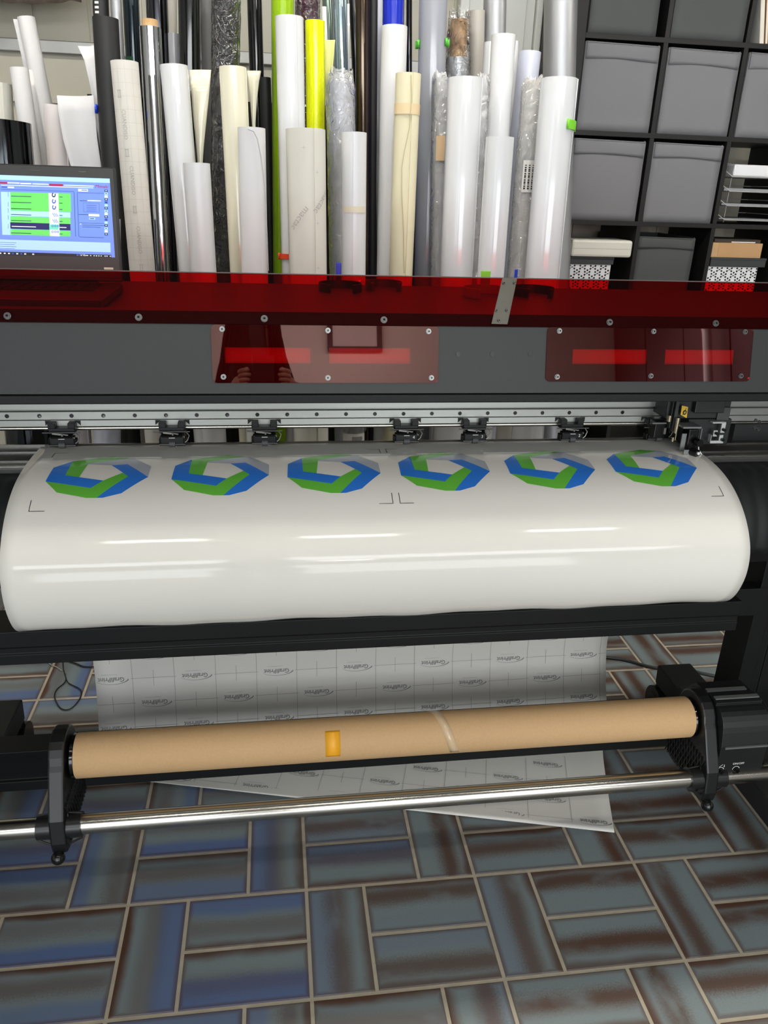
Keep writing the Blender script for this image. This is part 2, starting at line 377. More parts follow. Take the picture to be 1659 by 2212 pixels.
def ceiling_lamp(x, y, length, power, along_x=True, label='', z=2.72):
    r = empty('ceiling_lamp', (x, y, z), label, 'lamp', 'tube lamps under the ceiling')
    hx, hy = (length / 2, 0.07) if along_x else (0.07, length / 2)
    m = MB().box((x - hx, y - hy, z + .01), (x + hx, y + hy, z + .06))
    for q in (-0.7, 0.7):
        cx_, cy_ = (x + hx * q, y) if along_x else (x, y + hy * q)
        m.cyl((cx_, cy_, z + .05), (cx_, cy_, 3.1), 0.005, n=8)
    obj('housing', m, mat('lamp_housing', (225, 225, 222), 0.5), r, bevel=0.004)
    m = MB()
    if along_x:
        for dy in (-.035, .035): m.cyl((x - hx * .96, y + dy, z - .006), (x + hx * .96, y + dy, z - .006), 0.013, n=12)
    else:
        for dx in (-.035, .035): m.cyl((x + dx, y - hy * .96, z - .006), (x + dx, y + hy * .96, z - .006), 0.013, n=12)
    obj('tube', m, mat('lit_tube', (1.0, 0.97, 0.9), 0.5, emit=22.0), r)
    a = area_light('lamp_and_wash_light', (0, 0, -0.03), (0, 0, 0), 2 * hx, 2 * hy, power, (1.0, 0.95, 0.86)); a.parent = r
    if y < -2:
        a = area_light('lamp_and_wash_light', (0, -0.09, 0.02), (math.radians(-100), 0, 0), 2.6, .06, 26, (1.0, 0.95, 0.86)); a.parent = r  # added wall washer, brightens the wall mirrored in the acrylic windows
LAMPS = [(0.64, -3.95, .55, 1.5), (-0.52, 0.12, .45, .2), (0.35, 0.10, .45, .2), (1.42, 0.10, .45, .2), (2.3, 2.0, 1.2, 1.0), (0.55, 1.98, 1.2, 1.3), (-1.0, 1.98, 1.2, 1.2)]  # the last three lamps are added to brighten the rolls and wall behind
for i, (lx, ly, ll, k) in enumerate(LAMPS):
    ceiling_lamp(lx, ly, ll, LAMP_POWER * k, label='white twin tube ceiling lamp, %s' % ('far behind the camera', 'above the camera at the left', 'above the camera in the middle', 'above the camera at the right', 'added above the right end of the printer', 'added above the middle of the leaning rolls', 'added above the left end of the leaning rolls')[i])

# ================================================================== PRINTER
XL, XR = -0.98, 1.72
P = empty('wide_format_printer', (0.37, 1.55, 0), 'large black and grey roll printer on stand, filling the width of the room', 'printer')
TILT = math.radians(12); PB = Vector((0, 1.400, 1.068)); PU = Vector((0, math.sin(TILT), math.cos(TILT))); PN = Vector((0, -math.cos(TILT), math.sin(TILT)))
def ph(px, py):
    q = onpl(px, py, PB, PN); return q.x, (q - PB).dot(PU)
def pp(x, h, o=0.0): return Vector((x, 0, 0)) + Vector((0, PB.y, PB.z)) + PU * h + PN * o
PH = ph(700, 699)[1]
grey_panel = mat('grey_painted_cover', (41, 44, 42), 0.5, spec=.4, var=0.04, scale=200, bump=0.05, bscale=500)
# front cover with two pairs of slots
slots = []
for a, b in ((485, 672), (711, 889), (1237, 1403), (1437, 1592)):
    x0 = ph(a, 768)[0]; x1 = ph(b, 768)[0]; slots.append((x0, x1))
h0 = ph(700, 785)[1]; h1 = ph(700, 751)[1]
mb = MB()
def pslab(mb, x0, x1, ha, hb, o0, o1, mi=0):
    c = pp((x0 + x1) / 2, (ha + hb) / 2, (o0 + o1) / 2); mb.obox(c, ((x1 - x0) / 2, 0, 0), PU * (hb - ha) / 2, PN * (o1 - o0) / 2, mi)
pslab(mb, XL, XR, 0, h0, -.012, 0); pslab(mb, XL, XR, h1, PH, -.012, 0)
xs = [XL] + [v for s_ in slots for v in s_] + [XR]
for i in range(0, len(xs), 2): pslab(mb, xs[i], xs[i + 1], h0, h1, -.012, 0)
front = obj('front_cover', mb, grey_panel, P)
for x0, x1 in slots:
    mb = MB(); pslab(mb, x0 - .01, x1 + .01, h0 - .008, h1 + .008, -.016, -.0125)
    obj('slot_backing', mb, mat('pale_interior_standin', (235, 232, 232), 0.6), front)  # added pale plate, stands for the bright interior behind the slot
for px in (990, 1064, 1146):
    mb = MB(); x, h = ph(px, 765); mb.cyl(pp(x, h, -.003), pp(x, h, .0006), .0035, n=14, mi=0); mb.tube(pp(x, h, 0), pp(x, h, .0012), .0048, .0034, n=16)
    obj('screw_hole', mb, BLKG(), front)
def bolt(parent, p, n, r=.0045, washer=True, name='bolt'):
    m = MB()
    if washer: m.tube(p, p + n * .0012, r * 1.35, r * .5, n=18, mi=0)
    m.tube(p, p + n * .004, r * .95, r * .5, n=16, mi=0); m.cyl(p, p + n * .002, r * .55, n=6, mi=1)
    return obj(name, m, [CHROME(), BLKG()], parent)
wmat = film_mat('smoked_red_acrylic', (0.80, 0.10, 0.17), gloss=0.06, rough=0.015, bump=0)
for cor, bolts in ((((455, 701), (948, 706), (948, 827), (459, 825)), ((480, 711), (708, 714), (925, 716), (483, 814), (708, 816), (931, 816))),
                   (((1182, 706), (1627, 707), (1619, 824), (1178, 824)), ((1207, 715), (1410, 716), (1607, 717), (1202, 814), (1404, 812), (1598, 812)))):
    x0 = ph(*cor[0])[0]; x1 = ph(*cor[1])[0]; ha = ph(*cor[2])[1]; hb = ph(*cor[0])[1]; r = .008; poly = []
    for cx_, cy_, a0 in ((x1 - r, hb - r, 0), (x0 + r, hb - r, 90), (x0 + r, ha + r, 180), (x1 - r, ha + r, 270)):
        for k in range(5):
            a = math.radians(a0 + k * 22.5); poly.append(pp(cx_ + r * math.cos(a), cy_ + r * math.sin(a), .0005))
    wn = obj('viewing_window', MB().prism(poly, PN * .003), wmat, P); tag(wn, 'clear dark red acrylic window bolted on the grey cover')
    for bx, by in bolts:
        x, h = ph(bx, by); bolt(wn, pp(x, h, .0035), PN, .0036)
# lower lip, flange behind the visor, top plate
zt = pp(0, PH).z; yt = pp(0, PH).y
mb = MB().box((XL, 1.392, 1.0515), (XR, 1.415, 1.067)); obj('lower_lip', mb, BLK(), P, bevel=.002)
TV = math.radians(22); VU = Vector((0, math.sin(TV), math.cos(TV))); VN = Vector((0, -math.cos(TV), math.sin(TV))); VB = Vector((0, yt - .004, zt - .002))
def vh(px, py):
    q = onpl(px, py, VB, VN); return q.x, (q - VB).dot(VU)
def vp(x, h, o=0.0): return Vector((x, VB.y, VB.z)) + VU * h + VN * o
VH = vh(829, 597)[1]
mb = MB(); c = vp((XL + XR) / 2, .0115, -.006); mb.obox(c, ((XR - XL) / 2, 0, 0), VU * .0115, VN * .004)
obj('visor_flange', mb, BLKM(), P)
ZT = 1.196
plate = mat('charcoal_sheet_metal', (50, 48, 46), 0.45, var=0.05, bump=0.04, bscale=300)
mb = MB().prism_x([(1.434, 1.206), (1.47, 1.206), (1.478, ZT), (1.935, ZT), (1.935, ZT - .014), (1.46, ZT - .014), (1.434, 1.18)], XL, XR)
obj('top_cover', mb, plate, P)
mb = MB().box((XL, 1.90, 1.06), (XR, 1.93, ZT - .014)); obj('rear_cover', mb, BLK(), P)
vis = obj('red_visor', MB().obox(vp((XL + XR) / 2, VH / 2, 0), ((XR - XL) / 2, 0, 0), VU * VH / 2, VN * .0014), film_mat('red_acrylic', (0.84, 0.004, 0.012), gloss=0.0, rough=0.02, bump=0), P)
tag(vis, 'transparent red acrylic strip along the top of the cover')
obj('visor_edge', MB().obox(vp((XL + XR) / 2, VH + .0008, 0), ((XR - XL) / 2, 0, 0), VU * .0008, VN * .0016), mat('dull_cut_edge', (88, 80, 78), .5), vis)
for px in (17, 300, 571, 829, 1316, 1545):
    x, h = vh(px, 690); bolt(vis, vp(x, .010, .0014), VN, .0045, name='screw')
# steel strap screwed over the visor
q = [onpl(px, py, VB + VN * .003, VN) for px, py in ((1085, 600), (1117, 602), (1096, 701), (1061, 700))]
br = obj('visor_bracket', MB().prism(q, VN * .0015), mat('dull_steel_strap', (98, 95, 86), 0.5, 0.5, var=.12, scale=30), P, bevel=.0008)
for px, py in ((1088, 612), (1111, 612), (1072, 671), (1094, 671), (1077, 693)):
    a = onpl(px, py, VB + VN * .0046, VN); bolt(br, a, VN, .0026, washer=False, name='rivet')
# rail, guide and beam behind the cover
ry = 1.600
mb = MB().box((XL, 1.62, .9435), (XR, 1.72, 1.085)); rb = obj('carriage_beam', mb, BLK(), P)
mb = MB().prism_x([(ry + .02, .950), (ry, .9505), (ry, .9628), (ry + .004, .964), (ry + .004, .9795), (ry + .010, .981), (ry + .010, .9845), (ry - .002, .9855), (ry - .002, 1.0), (ry, 1.04), (ry + .02, 1.04)], XL, XR)
rail = obj('guide_rail', mb, ALU(), P, bevel=.0006)
mb = MB().cyl((XL, ry + .002, .9465), (XR, ry + .002, .9465), .0042, n=14); obj('guide_rod', mb, STEEL(), rail)
for i in range(-6, 26):
    x = -.52 + .0615 * (i); m = MB()
    if x > 0.82 and x < 1.0: continue
    m.cyl((x, ry + .0036, .9715), (x, ry + .006, .9715), .0042, n=14)
    if i % 2: m.cyl((x + .001, ry + .0030, .9705), (x, ry + .006, .9705), .0022, n=10, mi=1)
    obj('rail_hole', m, [BLKG(), CHROME()], rail)
ROLL = [-0.414, -0.2, -0.014, 0.283, 0.432, 0.65, 0.850]
for k, x in enumerate(ROLL):
    for sg in (-1, 1):
        a = x + sg * .034
        tr = [(a, ry - .0004, .9626), (a + sg * -.0 , ry - .0004, .9525), (a - sg * .011, ry - .0004, .9626)]
        if sg < 0: tr = tr[::-1]
        obj('notch_mark', MB().prism(tr, (0, -.0004, 0)), BLKM(), rail)
    U = MB(); y0 = 1.574
    U.box((x - .026, y0 + .008, .950), (x - .012, ry + .012, .962)); U.box((x + .012, y0 + .008, .950), (x + .026, ry + .012, .962))
    U.box((x - .025, y0 + .006, .9405), (x + .025, y0 + .03, .952)); U.obox((x, y0 + .004, .938), (.021, 0, 0), (0, .006, .004), (0, -.002, .003))
    pr = obj('pinch_roller_arm', U, mat('roller_arm_black', (9, 9, 10), .4, spec=.3), P, bevel=.0012)
    L_ = MB().box((x - .024, y0 - .002, .9185), (x + .024, y0 + .016, .936)).box((x - .027, y0 + .003, .915), (x - .022, y0 + .02, .930)).box((x + .022, y0 + .003, .915), (x + .027, y0 + .02, .930))
    obj('roller_housing', L_, mat('black_gloss_housing', (8, 8, 9), 0.3, spec=.3), pr, bevel=.002)
    obj('roller_wheel', MB().cyl((x - .006, y0 - .001, .920), (x + .006, y0 - .001, .920), .0062, n=20), mat('grey_rubber', (74, 74, 74), .6), pr)
    obj('axle_rod', MB().cyl((x - .026, y0 - .003, .9195), (x + .026, y0 - .003, .9195), .0013, n=8).cyl((x - .036, y0 + .002, .9445), (x + .036, y0 + .002, .9445), .0013, n=8), mat('dark_axle', (84, 84, 82), .4, .6), pr)
    obj('spring_lever', MB().obox((x - .002, y0 + .0005, .9415), (.015, 0, -.002), (0, .001, 0), (0.0003, 0, .0016)).obox((x + .014, y0 + .0005, .9365), (.011, 0, -.003), (0, .001, 0), (0.0003, 0, .0016)).sphere((x + .002, y0 - .001, .9395), .0026, n=8)
        .path([(x + .028, y0 + .004, .944), (x + .034, y0 + .003, .936), (x + .030, y0 + .002, .926), (x + .025, y0 + .002, .922)], .0012, n=6), mat('lever_grey', (120, 118, 112), .35, .6), pr)
    T = MB().box((x - .006, y0 - .0024, .9322), (x + .006, y0 - .002, .9333))
    if k in (3, 4, 5): put_tris(T, text_tris({3: '4', 4: '3', 5: '2'}[k], .009), lambda a, b: Vector((x + .015 + a, y0 - .0026, .9262 + b)), 0)
    obj('white_marking', T, mat('white_print', (225, 225, 222), .6), pr)

# print carriage at the right
def pbox(mb, px0, py0, px1, py1, Y, dy, mi=0):
    a = aty(px0, py1, Y); b = aty(px1, py0, Y); return mb.box((a.x, Y, a.z), (b.x, Y + dy, b.z), mi)
car = MB(); pbox(car, 1437, 862, 1582, 905, 1.545, .06); pbox(car, 1478, 905, 1582, 962, 1.545, .06); pbox(car, 1500, 862, 1570, 893, 1.53, .015)
cg = obj('print_carriage', car, mat('carriage_black', (22, 24, 24), .5), P, bevel=.002)
m = MB(); pbox(m, 1548, 880, 1580, 908, 1.540, .005); obj('side_cover', m, mat('carriage_cover', (58, 60, 58), .5), cg, bevel=.001)
m = MB(); pbox(m, 1445, 866, 1457, 925, 1.535, .008); pbox(m, 1457, 862, 1463, 932, 1.53, .01); obj('mounting_plate', m, DGR(), cg)
m = MB()
for px, t, b, r in ((1447, 897, 910, .0048), (1465, 902, 935, .0055), (1461, 935, 951, .0022), (1454, 944, 953, .004)):
    a = aty(px, t, 1.525); c = aty(px, b, 1.525); m.cyl((a.x, 1.525, a.z), (a.x, 1.525, c.z), r, n=16)
obj('cylinder', m, mat('nickel', (170, 160, 135), .25, 1.0), cg)
# yellow warning label with black symbol
pl = [aty(px, py, 1.528) for px, py in ((1473, 876), (1486, 879), (1483, 903), (1470, 896))]
m = MB().prism(pl[::-1], (0, -.0006, 0)); c0 = aty(1479, 891, 1.5272)
m.add([(c0.x + .0045 * math.cos(2 * PI * i / 12) * s_, 1.5270, c0.z + .0055 * math.sin(2 * PI * i / 12) * s_) for s_ in (1, .5) for i in range(12)], [(i, (i + 1) % 12, 12 + (i + 1) % 12, 12 + i) for i in range(12)], 1)
m.obox((c0.x - .001, 1.5270, c0.z + .002), (.0006, 0, .0003), (0, .0002, 0), (.003, 0, .008), 1)
obj('warning_label', m, [mat('yellow_label', (205, 165, 40), .5), BLKM()], cg)
m = MB(); pbox(m, 1540, 912, 1569, 915, 1.528, .012); pbox(m, 1540, 930, 1551, 943, 1.526, .003); pbox(m, 1556, 914, 1569, 935, 1.526, .003); pbox(m, 1534, 952, 1563, 958, 1.522, .004); pbox(m, 1534, 940, 1538, 956, 1.522, .012); pbox(m, 1552, 940, 1563, 955, 1.524, .003)
wbk = obj('white_bracket', m, mat('light_metal', (205, 205, 203), .35, .4), cg, bevel=.0006)
m = MB()
for px, py in ((1547, 936), (1563, 928), (1559, 949)):
    c0 = aty(px, py, 1.524); m.cyl((c0.x, 1.528, c0.z), (c0.x, 1.518, c0.z), .0035, n=14)
obj('adjusting_screw', m, BLKG(), wbk)
m = MB(); pbox(m, 1411, 912, 1442, 947, 1.55, .03); obj('cutter_block', m, BLKG(), cg, bevel=.002)
m = MB(); pbox(m, 1410, 913, 1440, 916, 1.545, .006); pbox(m, 1433, 925, 1440, 938, 1.546, .004); obj('cutter_trim', m, mat('lever_grey', (120, 118, 112), .35, .6), cg)
# media presser bracket with its roller
m = MB(); pbox(m, 1476, 922, 1516, 926, 1.50, .035); pbox(m, 1513, 926, 1516, 950, 1.50, .004); pbox(m, 1468, 937, 1484, 972, 1.498, .003); pbox(m, 1490, 985, 1517, 988, 1.478, .012); pbox(m, 1476, 972, 1492, 984, 1.482, .003)
m.path([aty(1508, 950, 1.492), aty(1509, 972, 1.49), aty(1519, 986, 1.486), aty(1528, 990, 1.48)], .0018, n=6)
ps = obj('presser_bracket', m, mat('zinc_plate', (140, 142, 142), .35, .7), cg)
m = MB(); pbox(m, 1482, 928, 1512, 972, 1.502, .03); obj('presser_block', m, BLKG(), ps, bevel=.002)
c0 = aty(1500, 977, 1.478); m = MB().cyl((c0.x - .004, 1.486, c0.z), (c0.x + .004, 1.472, c0.z - .001), .0085, n=20); m.cyl((c0.x + .004, 1.474, c0.z), (c0.x + .005, 1.469, c0.z), .003, n=10, mi=1)
c1 = aty(1508, 956, 1.49); m.cyl((c1.x, 1.495, c1.z), (c1.x + .002, 1.484, c1.z), .008, n=18)
obj('presser_wheel', m, [BLKG(), mat('white_print', (225, 225, 222), .6)], ps)
m = MB()
for px, py in ((1633, 908), (1641, 911), (1630, 924), (1638, 927)):
    c0 = aty(px, py, 1.56); m.tube((c0.x, 1.562, c0.z), (c0.x, 1.558, c0.z), .0035, .002, n=14)
obj('eyelet', m, CHROME(), cg)
m = MB(); a = aty(1582, 948, 1.60); b = aty(1652, 905, 1.60); m.box((a.x, 1.60, a.z - .02), (XR, 1.62, .945)); obj('capping_station', m, mat('capping_black', (20, 21, 21), .5), P)

# platen with bright edge strips, ribbed apron, heater body
mb = MB().box((XL, 1.482, .80), (XR, 1.632, .904)); pl_ = obj('platen', mb, mat('platen_grey', (64, 64, 62), .35, .3, bump=.03, bscale=120), P, bevel=.002)
for y, h_, wd in ((1.484, .9075, .004), (1.494, .906, .003), (1.520, .9065, .0016), (1.575, .9065, .0016), (1.615, .908, .004)):
    obj('edge_strip', MB().box((XL, y, .9035), (XR, y + wd, h_)), STEEL(), pl_)
rows = []
prof = []
for k in range(15):
    a = math.radians(96 - k * 8.0); prof.append((1.47 - math.sin(PI / 2 - a) * .128, .765 + math.sin(a) * .128, math.cos(PI / 2 - a)))
aprof = [(1.482, .893)] + [(1.47 - .128 * math.sin(math.radians(t)), .763 + .128 * math.cos(math.radians(t))) for t in range(0, 100, 7)]
nx = 420
for j, (y, z) in enumerate(aprof):
    row = []
    dy, dz = (y - 1.47, z - .763); ln = math.hypot(dy, dz)
    for i in range(nx + 1):
        x = XL + (XR - XL) * i / nx; rib = .0045 * abs(math.sin(PI * (x - .04) / .0335)) * min(1, j / 3.0)
        row.append(Vector((x, y + dy / ln * rib, z + dz / ln * rib)))
    rows.append(row)
obj('ribbed_apron', MB().grid(rows[::-1]), mat('apron_black', (24, 26, 26), .6, spec=.3, bump=.03, bscale=300), P, solid=.003)
mb = MB().prism_x([(1.345, .755), (1.36, .715), (1.60, .700), (1.62, .80), (1.47, .80)], XL, XR); obj('heater_body', mb, BLK(), P)
# stand: beam, posts, feet, castors, cross bar
mb = MB().prism_x([(1.5, .538), (1.5, .500), (1.503, .498), (1.503, .484), (1.5, .482), (1.5, .458), (1.56, .458), (1.56, .538)], -.85, 1.094).box((-.85, 1.5605, .46), (1.20, 1.60, .536)); st = obj('stand_beam', mb, mat('black_extrusion', (12, 13, 13), .5, spec=.3), P, bevel=.0015)
for (a, b) in ((1.180, 1.305), (-.90, -.77)):
    mb = MB().prism([(a, 1.562, .17), (a + .04, 1.562, .17), (a + .042, 1.566, .17), (a + .060, 1.566, .17), (a + .062, 1.562, .17), (b, 1.562, .17), (b, 1.66, .17), (a, 1.66, .17)], (0, 0, .54))
    po = obj('stand_post', mb, mat('black_extrusion', (12, 13, 13), .5, spec=.3), P, bevel=.0015)
    obj('post_flange', MB().box((min(a, 1.10) - .004, 1.53, .160), (b + .02, 1.68, .17)), DGR(), po, bevel=.001)
for a, b in ((1.095, 1.195), (-.758, -.656)):
    ft = obj('stand_foot', MB().prism_x([(.92, .10), (1.80, .10), (1.805, .155), (1.80, .16), (.92, .16), (.90, .13)], a, b), mat('foot_black', (28, 30, 30), .55, bump=.03, bscale=200), P, bevel=.004)
    for yy in (1.785, .96):
        sx = a + .014 if a > 0 else b - .014
        cs = MB(); cs.cyl((sx - .020, yy, .046), (sx + .020, yy, .046), .046, n=32).cyl((sx - .0215, yy, .046), (sx - .0195, yy, .046), .026, n=24); cw = obj('castor_wheel', cs, mat('castor_black', (20, 21, 21), .3), ft, bevel=.003)
        obj('castor_stem', MB().box((sx - .012, yy - .015, .09), (sx + .012, yy + .012, .10)), BLKG(), ft)
cb = [(1.5, .231), (1.5, .172), (1.507, .170), (1.507, .150), (1.5, .148), (1.5, .122), (1.56, .122), (1.56, .231)]
obj('cross_bar', MB().prism_x(cb, -.654, 1.094), mat('black_extrusion', (12, 13, 13), .5, spec=.3), P, bevel=.0015)

# ================================================================== TAKE-UP UNIT (pipe, holders, motor) and its cardboard core
TK = empty('takeup_unit', (0.25, 1.27, 0), 'black take-up reel unit on a shiny steel pipe below the white sheet', 'take-up reel')
PY, PZ = 1.27, .2285
obj('steel_pipe', MB().tube((-.95, PY, PZ), (1.60, PY, PZ), .0195, .017, n=40), STEEL(), TK)
for ex, sg in ((-.92, -1), (1.57, 1)):
    obj('pipe_bracket', MB().prism_x([(1.245, .255), (1.30, .255), (1.42, .16), (1.42, .11), (1.30, .10), (1.245, .20)], ex - .01, ex + .01), BLK(), TK, bevel=.003)
TY, TZ, TR = 1.35, .333, .0415
def yzpoly(off=0.0):
    p = [(1.262, .178), (1.243, .184), (1.239, .21), (1.246, .26), (1.288 - off, .345)]
    for t in range(170, -1, -17):
        a = math.radians(t); p.append((TY - .0 + math.cos(a) * (.056), TZ + .012 + math.sin(a) * .052))
    p += [(1.416, .29), (1.424, .205), (1.40, .184), (1.34, .177), (1.30, .176), (1.275, .176)]
    return p
def holder(x0, x1, sg, xr0, xr1):
    h = obj('core_holder', MB().prism_x(yzpoly(), x0, x1), mat('holder_black', (18, 19, 19), .38), TK, bevel=.004)
    # open honeycomb web on the inner side
    w_ = MB(); lx = x1 if sg > 0 else x0; ex = lx + sg * .002
    for i in range(-6, 18):
        for s_ in (-1, 1):
            a = Vector((ex, 1.27, .19)) + Vector((0, .012 * i, 0)); d_ = Vector((0, .35 * s_, 1)).normalized(); pts = []
            for k in range(30):
                q = a + d_ * (.006 * k)
                if 1.262 < q.y < 1.416 and .188 < q.z < .284: pts.append(q)
            if len(pts) > 2: w_.path([pts[0], pts[-1]], .0014, n=4)
    obj('web', w_, mat('holder_web', (20, 21, 21), .45), h)
    cx_ = (x0 + x1) / 2
    obj('hub', MB().cyl((x1 if sg > 0 else x0, TY, TZ), (xr0, TY, TZ), .030, n=32).cyl((xr0, TY, TZ), (xr1, TY, TZ), .0455, .043, n=36).cyl((xr1, TY, TZ), (xr1 + sg * .03, TY, TZ), .034, n=30), mat('hub_black_gloss', (10, 10, 11), .12), h, bevel=.0015)
    c_ = obj('clamp', MB().tube((cx_ - .042, PY, PZ), (cx_ - .014, PY, PZ), .0245, .0197, n=32).tube((cx_ + .014, PY, PZ), (cx_ + .042, PY, PZ), .0245, .0197, n=32)
             .path([(cx_ - .042, PY - .012, PZ - .022), (cx_ - .01, PY - .018, PZ - .034), (cx_ + .01, PY - .018, PZ - .034), (cx_ + .042, PY - .012, PZ - .022)], .002, n=6)
             .path([(cx_ - .042, PY + .004, PZ + .0245), (cx_ - .016, PY + .004, PZ + .029), (cx_ + .016, PY + .004, PZ + .029), (cx_ + .042, PY + .004, PZ + .0245)], .002, n=6), mat('clamp_black', (26, 26, 26), .3), h)
    obj('knob', MB().cyl((cx_, PY - .01, .19), (cx_ - .002, PY - .028, .180), .005, n=12).sphere((cx_ - .003, PY - .033, .178), .0135, n=22), BLKG(), h)
holder(-.447, -.417, 1, -.412, -.404)
holder(.922, .952, -1, .918, .911)
mot = MB(); mp_ = [(1.262, .232), (1.262, .315)]
for t in range(170, 79, -15): mp_.append((1.305 + math.cos(math.radians(t)) * .038, .338 + math.sin(math.radians(t)) * .05))
mp_ += [(1.312, .388), (1.312, .394), (1.345, .398), (1.349, .392), (1.40, .388), (1.425, .36), (1.425, .232)]
mt = obj('motor_housing', mot.prism_x(mp_, .953, 1.062), mat('motor_black', (21, 23, 23), .42, bump=.03, bscale=300), TK, bevel=.002)
obj('cover_ledge', MB().box((.960, 1.2575, .312), (1.060, 1.2615, .3165)).box((.955, 1.32, .397), (1.058, 1.330, .4005)).box((.955, 1.355, .392), (1.05, 1.365, .396)), mat('ledge_grey', (92, 94, 92), .4), mt)
obj('end_cover', MB().prism_x([(1.285, .23), (1.275, .31), (1.29, .36), (1.33, .375), (1.40, .37), (1.415, .33), (1.41, .23)], 1.0625, 1.085), BLK(), mt, bevel=.003)
tm = MB(); yf = 1.2612
put_tris(tm, text_tris('ON/OFF', .0075), lambda a, b: Vector((1.003 + a, yf, .2655 + b)), 0)
for dx, fl in ((-.027, 1), (-.012, -1)):
    cx_ = .994 + dx - .012; tm.add([(cx_ - .0006, yf, .262), (cx_ + .0006, yf, .262), (cx_ + .0006, yf, .2675), (cx_ - .0006, yf, .2675)], [(0, 1, 2, 3)])
    zt_ = .2695 if fl > 0 else .260; zb_ = .2665 if fl > 0 else .263; tm.add([(cx_ - .0016, yf, zb_), (cx_ + .0016, yf, zb_), (cx_, yf, zt_)], [(0, 1, 2)])
tm.add([(.958, yf, .2620), (.9588, yf, .2615), (.9665, yf, .2680), (.9657, yf, .2685)], [(0, 1, 2, 3)])
for cx_ in (.963, 1.000):
    arc = [(cx_ + .0085 * math.cos(math.radians(t)) * q, yf, .2525 + .0085 * math.sin(math.radians(t)) * q) for q in (1, .88) for t in range(20, 200, 15)]; n_ = len(arc) // 2
    tm.add(arc, [(i, i + 1, n_ + i + 1, n_ + i) for i in range(n_ - 1)])
    obj('switch', MB().cyl((cx_, 1.262, .2525), (cx_, 1.254, .2525), .0058, .005, n=20).box((cx_ - .0008, 1.2525, .248), (cx_ + .0008, 1.254, .257)), BLKG(), mt)
obj('panel_lettering', tm, mat('white_print', (225, 225, 222), .6), mt)
TB = empty('cardboard_core', (.25, TY, TZ), 'long bare brown cardboard tube with a piece of orange tape, held between two black holders', 'cardboard tube')
obj('tube', MB().tube((-.404, TY, TZ), (.913, TY, TZ), TR + .0035, .037, n=64), BROWN(), TB)
def tape(name, x0, x1, a0, a1, m, twist=0.0, r=.0455):
    rows = []
    for k in range(15):
        t = k / 14; a = math.radians(a0 + (a1 - a0) * t); dx = twist * t
        rows.append([Vector((x0 + dx, TY - math.cos(a) * r, TZ + math.sin(a) * r)), Vector((x1 + dx, TY - math.cos(a) * r, TZ + math.sin(a) * r))])
    obj(name, MB().grid(rows[::-1]), m, TB, solid=.0003)
xa_ = aty(703, 1610, 1.312).x; xb_ = aty(735, 1610, 1.312).x
tape('orange_tape', xa_, xb_, -10, 60, mat('orange_tape', (236, 166, 30), .45))
xa_ = aty(932, 1540, 1.33).x; xb_ = aty(952, 1540, 1.33).x
tape('clear_tape', xa_, xb_, 130, -30, mat('clear_tape', (205, 178, 142), .18), twist=.042)

# ================================================================== THE PRINTED SHEET
XS0, XS1 = -.46, .91
prof = [(1.66, .70), (1.655, .80), (1.645, .86), (1.625, .896), (1.60, .909), (1.56, .912), (1.50, .912), (1.44, .908), (1.39, .898), (1.345, .88), (1.305, .853), (1.275, .82), (1.258, .785), (1.255, .745), (1.265, .705), (1.285, .672), (1.315, .65), (1.35, .64), (1.39, .642)]
Q = cr([(0, y, z) for y, z in prof], 8); QS = cum(Q)
def wav(x, s):
    t = max(0, (s - .70) / .158); return .0035 * t * math.sin(x * 17 + .6) + .0022 * t * math.sin(x * 41)
def surf(x, s, o=0.0):
    q, d = interp(Q, QS, s); n = Vector((0, -d.z, d.y)); n = -n if n.z < 0 and s < .5 else n
    n = Vector((0, d.z, -d.y)) if Vector((0, d.z, -d.y)).dot(Vector((0, q.y - 1.50, q.z - .72))) > 0 else Vector((0, -d.z, d.y))
    return Vector((x, q.y, q.z + wav(x, s))) + n * o
SH = empty('printed_vinyl_sheet', (.225, 1.5, 0), 'glossy white vinyl sheet with six blue and green rings, curling over the printer front', 'vinyl sheet')
mb = MB(); NX = 60
rows = [[surf(XS0 + (XS1 - XS0) * i / NX, s, 0) for i in range(NX + 1)] for s in [QS[k] for k in range(len(QS))]]
mb.grid(rows[::-1])
vinyl = mat('glossy_white_vinyl', (219, 216, 207), 0.075, spec=.26, var=.01, scale=3, bump=.05, bscale=7, stretch=(.35, 1, 1))
gb = mat('printed_blue', (48, 116, 205), .085, spec=.34, var=.02); gg = mat('printed_green', (98, 178, 62), .085, spec=.34, var=.02); gy = mat('printed_grey', (164, 168, 176), .085, spec=.34, var=.02); gk = mat('printed_black', (30, 30, 32), .3)
pf = obj('printed_face', mb, vinyl, SH, solid=.0004)
tag(pf, 'white vinyl face with the printed rings')
O_ = -.4084
LG = [(1, [(-.3774, .3369), (-.3088, .3140), (-.273, .3236), (-.3461, .3483), (-.3522, .4088), (-.3782, .401)][:]),
      (2, [(-.3461, .3483), (-.273, .3240), (-.2657, .3250), (-.2284, .3680), (-.2290, .4125), (-.2741, .3558), (-.3026, .3599), (-.3463, .3530)]),
      (0, [(-.3026, .3599), (-.2741, .3558), (-.2290, .4125), (-.2703, .4615), (-.3015, .4725), (-.3119, .4725), (-.2651, .409), (-.2767, .394)]),
      (1, [(-.2767, .394), (-.2651, .409), (-.3119, .4725), (-.33, .4720), (-.3828, .4560), (-.4084, .4218), (-.3262, .4453), (-.3074, .4221)]),
      (0, [(-.4084, .4218), (-.4061, .3670), (-.3774, .3369), (-.3782, .401), (-.3522, .4088), (-.3074, .4221), (-.3262, .4453)])]
